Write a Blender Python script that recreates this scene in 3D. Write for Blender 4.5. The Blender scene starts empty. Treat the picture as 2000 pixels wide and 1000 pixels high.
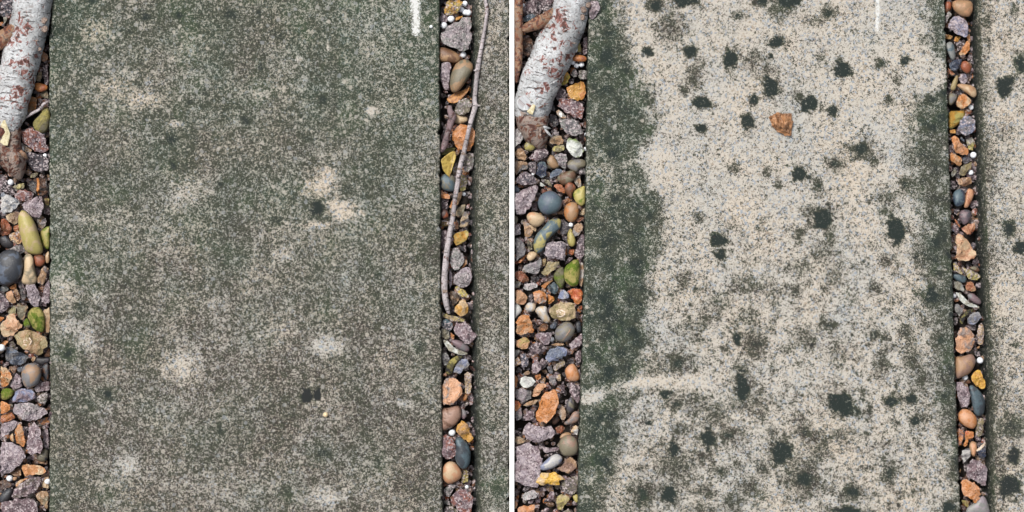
import bpy, math, random
from mathutils import Vector, noise
from mathutils.bvhtree import BVHTree
from mathutils.geometry import interpolate_bezier

# ---------------------------------------------------------------- camera, sky, sun, exposure
S = 0.0006                     # metres per unit of the layout grid (2000 x 1000 units = 1.2 x 0.6 m)
HC = 2.4                       # camera height above the slab tops
scene = bpy.context.scene
COL = scene.collection

cam_data = bpy.data.cameras.new("camera")
cam_data.sensor_width = 36.0
cam_data.lens = 36.0 * HC / (2000 * S)
cam_data.clip_start = 0.05
cam_data.clip_end = 100.0
cam = bpy.data.objects.new("camera", cam_data)
cam.location = (0, 0, HC)
COL.objects.link(cam)
scene.camera = cam

SUN_EL, SUN_AZ = 58.0, -42.0   # elevation; direction the light comes from (degrees, 0 = +Y, negative = towards -X)
world = bpy.data.worlds.new("World")
scene.world = world
world.use_nodes = True
wn, wl = world.node_tree.nodes, world.node_tree.links
wn.clear()
sky = wn.new("ShaderNodeTexSky")
sky.sky_type = 'NISHITA'
sky.sun_disc = False
sky.sun_elevation = math.radians(SUN_EL)
sky.sun_rotation = math.radians(SUN_AZ)
sky.air_density = 1.0
sky.dust_density = 6.0
hs = wn.new("ShaderNodeHueSaturation")
hs.inputs['Saturation'].default_value = 0.32
bg = wn.new("ShaderNodeBackground")
bg.inputs['Strength'].default_value = 0.10
wo = wn.new("ShaderNodeOutputWorld")
wl.new(sky.outputs[0], hs.inputs['Color'])
wl.new(hs.outputs[0], bg.inputs['Color'])
wl.new(bg.outputs[0], wo.inputs['Surface'])

sun_data = bpy.data.lights.new("sun", 'SUN')
sun_data.energy = 2.1
sun_data.angle = math.radians(10)
sun_data.color = (1.0, 0.965, 0.91)
sun = bpy.data.objects.new("sun", sun_data)
_e, _a = math.radians(SUN_EL), math.radians(SUN_AZ)
_d = Vector((math.sin(_a) * math.cos(_e), math.cos(_a) * math.cos(_e), math.sin(_e)))
sun.rotation_euler = (-_d).to_track_quat('-Z', 'Y').to_euler()
sun.location = _d * 5
COL.objects.link(sun)

scene.view_settings.view_transform = 'Standard'
scene.view_settings.look = 'None'
scene.view_settings.gamma = 1.0
scene.view_settings.exposure = 0.40

# ---------------------------------------------------------------- helpers
rnd = random.Random(7)

def P(px, py, z=0.0):
    """layout grid -> metres; z in grid units above the slab tops"""
    k = (HC / S - z) / (HC / S)
    return Vector(((px - 1000) * S * k, (500 - py) * S * k, z * S))

def lin(c):
    return tuple(((x / 255) / 12.92) if x <= 10 else (((x / 255) + 0.055) / 1.055) ** 2.4 for x in c)

def alb(c, k=0.72):
    r, g, b = lin(c)
    return (r * k, g * k, b * k)

def link(o, parent=None):
    COL.objects.link(o)
    if parent:
        o.parent = parent
    return o

def mesh_obj(name, verts, faces, mat, parent=None, smooth=True, sharp=None):
    me = bpy.data.meshes.new(name)
    me.from_pydata([tuple(v) for v in verts], [], faces)
    me.validate()
    me.update()
    if smooth:
        me.polygons.foreach_set('use_smooth', [True] * len(me.polygons))
        if sharp:
            me.set_sharp_from_angle(angle=math.radians(sharp))
    if mat:
        me.materials.append(mat)
    return link(bpy.data.objects.new(name, me), parent)

def tag(o, label=None, cat=None, group=None, kind=None):
    if label: o['label'] = label
    if cat: o['category'] = cat
    if group: o['group'] = group
    if kind: o['kind'] = kind
    return o

class NT:
    """small node-tree writer"""
    def __init__(s, name):
        s.m = bpy.data.materials.new(name)
        s.m.use_nodes = True
        s.t = s.m.node_tree
        s.t.nodes.clear()
        s.out = s.t.nodes.new("ShaderNodeOutputMaterial")
        s.b = s.t.nodes.new("ShaderNodeBsdfPrincipled")
        s.t.links.new(s.b.outputs[0], s.out.inputs[0])
    def n(s, kind, **kw):
        x = s.t.nodes.new(kind)
        for k, v in kw.items():
            setattr(x, k, v)
        return x
    def l(s, a, b):
        if isinstance(a, (int, float)):
            b.default_value = a
        elif isinstance(a, tuple):
            b.default_value = a if len(a) == len(b.default_value) else a + (1.0,)
        else:
            s.t.links.new(a, b)
    def math(s, op, a, b=0.0, clamp=False):
        x = s.n("ShaderNodeMath", operation=op, use_clamp=clamp)
        s.l(a, x.inputs[0]); s.l(b, x.inputs[1])
        return x.outputs[0]
    def vmath(s, op, a, b):
        x = s.n("ShaderNodeVectorMath", operation=op)
        s.l(a, x.inputs[0])
        s.l(b, x.inputs[3] if op == 'SCALE' else x.inputs[1])
        return x.outputs[0]
    def mix(s, f, a, b, mode='MIX'):
        x = s.n("ShaderNodeMix", data_type='RGBA', blend_type=mode)
        s.l(f, x.inputs[0]); s.l(a, x.inputs[6]); s.l(b, x.inputs[7])
        return x.outputs[2]
    def step(s, v, lo, hi, a=0.0, b=1.0):
        x = s.n("ShaderNodeMapRange", interpolation_type='SMOOTHSTEP')
        s.l(v, x.inputs[0])
        for i, q in enumerate((lo, hi, a, b)):
            s.l(q, x.inputs[i + 1])
        return x.outputs[0]
    def noise(s, vec, scale, detail=3.0, rough=0.55, dist=0.0):
        x = s.n("ShaderNodeTexNoise")
        s.l(vec, x.inputs['Vector'])
        x.inputs['Scale'].default_value = scale
        x.inputs['Detail'].default_value = detail
        x.inputs['Roughness'].default_value = rough
        x.inputs['Distortion'].default_value = dist
        return x
    def vor(s, vec, scale, feature='F1', rnd_=1.0):
        x = s.n("ShaderNodeTexVoronoi", feature=feature)
        s.l(vec, x.inputs['Vector'])
        x.inputs['Scale'].default_value = scale
        x.inputs['Randomness'].default_value = rnd_
        return x
    def attr(s, name, typ='GEOMETRY'):
        x = s.n("ShaderNodeAttribute", attribute_name=name, attribute_type=typ)
        return x
    def bump(s, h, strength, dist):
        x = s.n("ShaderNodeBump")
        x.inputs['Strength'].default_value = strength
        x.inputs['Distance'].default_value = dist
        s.l(h, x.inputs['Height'])
        s.l(x.outputs[0], s.b.inputs['Normal'])
    def coords(s):
        return s.n("ShaderNodeTexCoord").outputs['Object']
    def set(s, **kw):
        for k, v in kw.items():
            s.l(v, s.b.inputs[k.replace('_', ' ')])

def soften(c, sat=0.94, k=0.97):
    y = 0.3 * c[0] + 0.59 * c[1] + 0.11 * c[2]
    return tuple(max(0, min(255, (y + (v - y) * sat) * k)) for v in c)

# ---------------------------------------------------------------- materials
def concrete(name):
    """cast concrete: pale sand-and-cement grain under a film of algae whose density is the mesh's own
    'grime' attribute; 'green' tints the film, 'warm' tints the clean grain"""
    t = NT(name)
    co = t.coords()
    grime, green, warm = (t.attr(a).outputs['Fac'] for a in ('grime', 'green', 'warm'))
    n1 = t.noise(co, 350, 4.0, 0.80, 0.8)
    n2 = t.noise(co, 105, 4.0, 0.65, 0.4)
    n3 = t.noise(co, 14, 3.0, 0.6)
    n4 = t.noise(co, 900, 2.0, 0.7, 0.9)
    v = t.vor(t.vmath('ADD', co, t.vmath('SCALE', t.noise(co, 500, 1).outputs['Color'], 0.0012)), 420)
    vs = t.n("ShaderNodeSeparateColor"); t.l(v.outputs['Color'], vs.inputs[0])
    grain = t.math('ADD', t.math('MULTIPLY', t.math('SUBTRACT', n1.outputs['Fac'], 0.5), 4.6),
                   t.math('MULTIPLY', t.math('SUBTRACT', n4.outputs['Fac'], 0.5), 3.2))
    big = t.math('ADD', t.math('MULTIPLY', t.math('SUBTRACT', n2.outputs['Fac'], 0.5), 1.5),
                 t.math('MULTIPLY', t.math('SUBTRACT', n3.outputs['Fac'], 0.5), 0.15))
    cell = t.math('MULTIPLY', t.math('SUBTRACT', vs.outputs[0], 0.5), 0.35)
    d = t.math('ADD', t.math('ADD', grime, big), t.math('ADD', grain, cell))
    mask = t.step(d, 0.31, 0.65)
    # clean grain: cream sand, bluish and brownish aggregate flecks
    clean = t.mix(warm, alb((202, 204, 201)), alb((227, 214, 196)))
    clean = t.mix(t.step(vs.outputs[1], 0.80, 0.92), clean, alb((176, 184, 192)))
    clean = t.mix(t.step(vs.outputs[2], 0.88, 0.97, 0.0, 0.55), clean, alb((160, 138, 112)))
    clean = t.mix(t.step(n4.outputs['Fac'], 0.60, 0.75), clean, alb((240, 234, 222)))
    clean = t.mix(t.step(n1.outputs['Fac'], 0.55, 0.66, 0.0, 0.9), clean, alb((104, 98, 84)))
    clean = t.mix(t.step(grime, 0.2, 0.75, 0.0, 0.52), clean, t.mix(green, alb((164, 157, 144)), alb((150, 158, 140))))
    hue = t.noise(co, 22, 3.0, 0.6)
    dark = t.mix(green, alb((60, 53, 46)), alb((40, 61, 45)))
    dark = t.mix(t.step(n2.outputs['Fac'], 0.42, 0.62, 0.0, 0.7), dark, alb((66, 70, 54)))
    dark = t.mix(t.step(n4.outputs['Fac'], 0.41, 0.31, 0.0, 0.6), dark, alb((130, 134, 118)))
    dark = t.mix(t.step(n1.outputs['Fac'], 0.46, 0.36, 0.0, 0.6), dark, alb((112, 116, 98)))
    dark = t.mix(t.math('MULTIPLY', green, t.step(hue.outputs['Fac'], 0.52, 0.66, 0.0, 0.7)), dark, alb((58, 80, 50)))
    # dense film hides even the flecks and deepens
    dense = t.step(grime, 0.85, 1.35)
    dark = t.mix(dense, dark, t.mix(green, alb((34, 36, 38)), alb((27, 45, 39))))
    # scattered larger aggregate showing through everything
    va = t.vor(t.vmath('ADD', co, t.vmath('SCALE', t.noise(co, 260, 2).outputs['Color'], 0.004)), 155)
    vb = t.n("ShaderNodeSeparateColor"); t.l(va.outputs['Color'], vb.inputs[0])
    inside = t.math('MULTIPLY', t.step(va.outputs['Distance'], 0.42, 0.30), t.step(vb.outputs[0], 0.86, 0.88))
    agg = t.mix(vb.outputs[1], alb((150, 156, 160)), alb((214, 206, 192)))
    clean = t.mix(t.math('MULTIPLY', inside, 0.75), clean, agg)
    dark = t.mix(t.math('MULTIPLY', inside, t.step(grime, 1.1, 0.8, 0.0, 0.65)), dark, agg)
    col = t.mix(mask, clean, dark)
    pit = t.math('MULTIPLY', t.step(vb.outputs[0], 0.10, 0.08), t.step(va.outputs['Distance'], 0.25, 0.15))
    col = t.mix(t.math('MULTIPLY', pit, 0.75), col, alb((60, 56, 50)))
    pm = t.step(t.math('ADD', t.attr('paint').outputs['Fac'], t.math('MULTIPLY', t.math('SUBTRACT', n1.outputs['Fac'], 0.5), t.step(t.attr('paint').outputs['Fac'], 0.0, 0.15, 0.0, 5.0))), 0.46, 0.58)
    col = t.mix(pm, col, t.mix(n4.outputs['Fac'], alb((205, 208, 204)), alb((254, 254, 254), 0.85)))
    t.l(col, t.b.inputs['Base Color'])
    t.set(Roughness=t.step(mask, 0, 1, 0.72, 0.62), Specular_IOR_Level=0.35)
    h = t.math('ADD', t.math('MULTIPLY', grain, -0.5), t.math('SUBTRACT', n2.outputs['Fac'], pit))
    t.bump(h, 0.6, 0.0010)
    return t.m

def stone_mat(name, kind, merged=False):
    """kind g = crystalline granite, f = flint, p = water-worn pebble, m = moss or lichen covered"""
    t = NT(name)
    info = t.n("ShaderNodeObjectInfo")
    co = t.coords()
    if merged:
        c1 = t.attr('tint').outputs['Color']
        c2 = t.mix(0.55, c1, alb((150, 142, 138)))
    else:
        c1 = info.outputs['Color']
        c2 = t.attr('second', 'OBJECT').outputs['Color']
        co = t.vmath('ADD', co, t.vmath('SCALE', info.outputs['Random'], 7.0))
        sc = t.n("ShaderNodeCombineXYZ")
        for i in range(3):
            t.l(t.math('MULTIPLY', info.outputs['Random'], (3.1, 7.7, 5.3)[i]), sc.inputs[i])
        co = t.vmath('ADD', t.coords(), sc.outputs[0])
    big = t.noise(co, 75, 3.0, 0.6, 0.7)
    med = t.noise(co, 230, 4.0, 0.65, 0.5)
    fine = t.noise(co, 900, 3.0, 0.6)
    if kind == 'g':
        vo = t.vor(t.vmath('ADD', co, t.vmath('SCALE', med.outputs['Color'], 0.0025)), 520)
        vc = t.n("ShaderNodeSeparateColor"); t.l(vo.outputs['Color'], vc.inputs[0])
        c = t.mix(t.step(big.outputs['Fac'], 0.42, 0.62, 0.0, 0.75), c1, c2)
        c = t.mix(t.step(vc.outputs[0], 0.58, 0.74, 0.0, 0.75), c, alb((216, 202, 204)))
        c = t.mix(t.step(vc.outputs[1], 0.68, 0.82, 0.0, 0.55), c, alb((80, 62, 68)))
        c = t.mix(t.step(med.outputs['Fac'], 0.60, 0.72, 0.0, 0.5), c, alb((84, 62, 66)))
        t.set(Roughness=0.38, Specular_IOR_Level=0.5)
        t.bump(t.math('ADD', t.math('MULTIPLY', vo.outputs['Distance'], 0.8), med.outputs['Fac']), 0.9, 0.0018)
    elif kind == 'f':
        c = t.mix(t.step(big.outputs['Fac'], 0.44, 0.60, 0.0, 0.85), c1, c2)
        c = t.mix(t.step(med.outputs['Fac'], 0.56, 0.70, 0.0, 0.45), c, t.mix(0.5, c2, (0.02, 0.015, 0.01)))
        c = t.mix(t.step(fine.outputs['Fac'], 0.56, 0.70, 0.0, 0.45), c, alb((225, 205, 175)))
        c = t.mix(t.step(fine.outputs['Fac'], 0.44, 0.34, 0.0, 0.45), c, (0.03, 0.02, 0.015))
        t.set(Roughness=t.step(med.outputs['Fac'], 0.35, 0.65, 0.16, 0.46), Specular_IOR_Level=0.5)
        t.bump(t.math('ADD', big.outputs['Fac'], t.math('MULTIPLY', med.outputs['Fac'], 0.5)), 1.0, 0.0035)
    elif kind == 'p':
        c = t.mix(t.step(big.outputs['Fac'], 0.47, 0.58, 0.0, 0.85), c1, c2)
        c = t.mix(t.step(med.outputs['Fac'], 0.58, 0.72, 0.0, 0.35), c, t.mix(0.6, c1, (0.02, 0.018, 0.015)))
        c = t.mix(t.step(fine.outputs['Fac'], 0.60, 0.72, 0.0, 0.30), c, alb((200, 190, 175)))
        c = t.mix(t.step(fine.outputs['Fac'], 0.42, 0.32, 0.0, 0.4), c, (0.03, 0.025, 0.02))
        t.set(Roughness=0.40, Specular_IOR_Level=0.5)
        t.bump(t.math('ADD', med.outputs['Fac'], fine.outputs['Fac']), 0.45, 0.0010)
    else:
        c = t.mix(t.step(big.outputs['Fac'], 0.40, 0.58), c1, c2)
        c = t.mix(t.step(med.outputs['Fac'], 0.52, 0.64, 0.0, 0.75), c, t.mix(0.6, c1, (0.015, 0.02, 0.008)))
        c = t.mix(t.step(fine.outputs['Fac'], 0.58, 0.70, 0.0, 0.6), c, alb((205, 205, 110)))
        t.set(Roughness=0.75, Specular_IOR_Level=0.3)
        t.bump(t.math('ADD', med.outputs['Fac'], fine.outputs['Fac']), 1.0, 0.0022)
    t.l(c, t.b.inputs['Base Color'])
    return t.m

def bark_mat(name, white, patch, thr=0.60):
    """'bark' attribute = (metres along the axis, metres around it)"""
    t = NT(name)
    a = t.attr('bark').outputs['Vector']
    mp = t.n("ShaderNodeMapping"); t.l(a, mp.inputs[0]); mp.inputs['Scale'].default_value = (1.0, 0.22, 1.0)
    mp.inputs['Rotation'].default_value = (0, 0, 0.12)
    dash = t.noise(mp.outputs[0], 380, 3.0, 0.6)
    peel0 = t.noise(a, 110, 4.0, 0.62, 0.9)
    peelf = t.math('ADD', peel0.outputs['Fac'], t.math('MULTIPLY', t.attr('peel').outputs['Fac'], 0.085))
    mott = t.noise(a, 260, 4.0, 0.7, 0.8)
    wide = t.noise(a, 25, 2.0)
    c = t.mix(t.step(wide.outputs['Fac'], 0.4, 0.62, 0.0, 0.8), alb(white, 0.70), alb(tuple(int(x * 0.80) for x in white), 0.70))
    c = t.mix(t.step(mott.outputs['Fac'], 0.50, 0.62, 0.0, 0.65), c, alb((142, 132, 128)))
    c = t.mix(t.step(peelf, thr, thr + 0.04, 0.0, 0.9), c, alb(patch))
    c = t.mix(t.step(t.math('ADD', peelf, t.math('MULTIPLY', mott.outputs['Fac'], 0.3)), thr + 0.20, thr + 0.25, 0.0, 0.9), c, alb((88, 52, 44)))
    c = t.mix(t.step(dash.outputs['Fac'], 0.575, 0.63, 0.0, 0.9), c, alb((62, 58, 58)))
    t.l(c, t.b.inputs['Base Color'])
    t.set(Roughness=0.55)
    t.bump(t.math('ADD', t.math('MULTIPLY', dash.outputs['Fac'], -0.6), t.math('ADD', mott.outputs['Fac'], peelf)), 0.9, 0.0020)
    return t.m

def plain(name, c, rough=0.5, c2=None, scale=300, bump=0.3, k=0.72):
    t = NT(name)
    n = t.noise(t.coords(), scale, 4.0, 0.6, 0.4)
    t.l(t.mix(t.step(n.outputs['Fac'], 0.42, 0.62), alb(c, k), alb(c2 or tuple(int(x * 0.85) for x in c), k)), t.b.inputs['Base Color'])
    t.set(Roughness=rough)
    t.bump(n.outputs['Fac'], bump, 0.0008)
    return t.m

M_SLAB = concrete("weathered_concrete")
M_ST = {k: stone_mat("stone_" + n, k) for k, n in (('g', 'granite'), ('f', 'flint'), ('p', 'pebble'), ('m', 'mossy'))}
M_GRIT = stone_mat("stone_grit", 'g', True)
M_SOIL = plain("damp_soil", (52, 42, 35), 0.85, (30, 24, 21), 260, 1.0)
M_BEAD = plain("white_bead", (246, 249, 252), 0.3, (228, 234, 244), 500, 0.1, 0.95)
M_STRIP = plain("white_strip", (254, 254, 254), 0.45, (251, 251, 251), 60, 0.02, 0.92)
M_PAINT = plain("white_paint", (250, 252, 250), 0.45, (236, 240, 236), 400, 0.4, 0.9)
M_QUARTZ = plain("pale_mineral", (240, 226, 208), 0.4, (196, 160, 128), 700, 0.3)
M_BARK = bark_mat("birch_bark", (226, 229, 232), (158, 92, 80), 0.60)
M_ROOT = bark_mat("torn_bark", (178, 158, 146), (128, 78, 56), 0.50)
M_STUB = bark_mat("brown_bark", (172, 134, 104), (142, 84, 54), 0.50)
M_TWIG = bark_mat("twig_bark", (214, 204, 207), (132, 92, 84), 0.60)
M_CUT = plain("cut_wood", (108, 56, 42), 0.7, (62, 32, 26), 320, 0.9)
M_SPLIT = plain("pale_wood", (232, 222, 186), 0.6, (196, 182, 140), 260, 0.6)
M_PLUMTWIG = bark_mat("plum_twig_bark", (150, 126, 130), (96, 66, 66), 0.55)
M_SCAR = plain("scar_bark", (168, 146, 132), 0.6, (88, 70, 62), 900, 0.6)
M_LEAF1 = plain("dry_leaf", (206, 146, 84), 0.5, (150, 96, 50), 220, 0.5)
M_LEAF2 = plain("yellow_leaf", (206, 178, 92), 0.5, (168, 142, 66), 220, 0.5)

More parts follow.
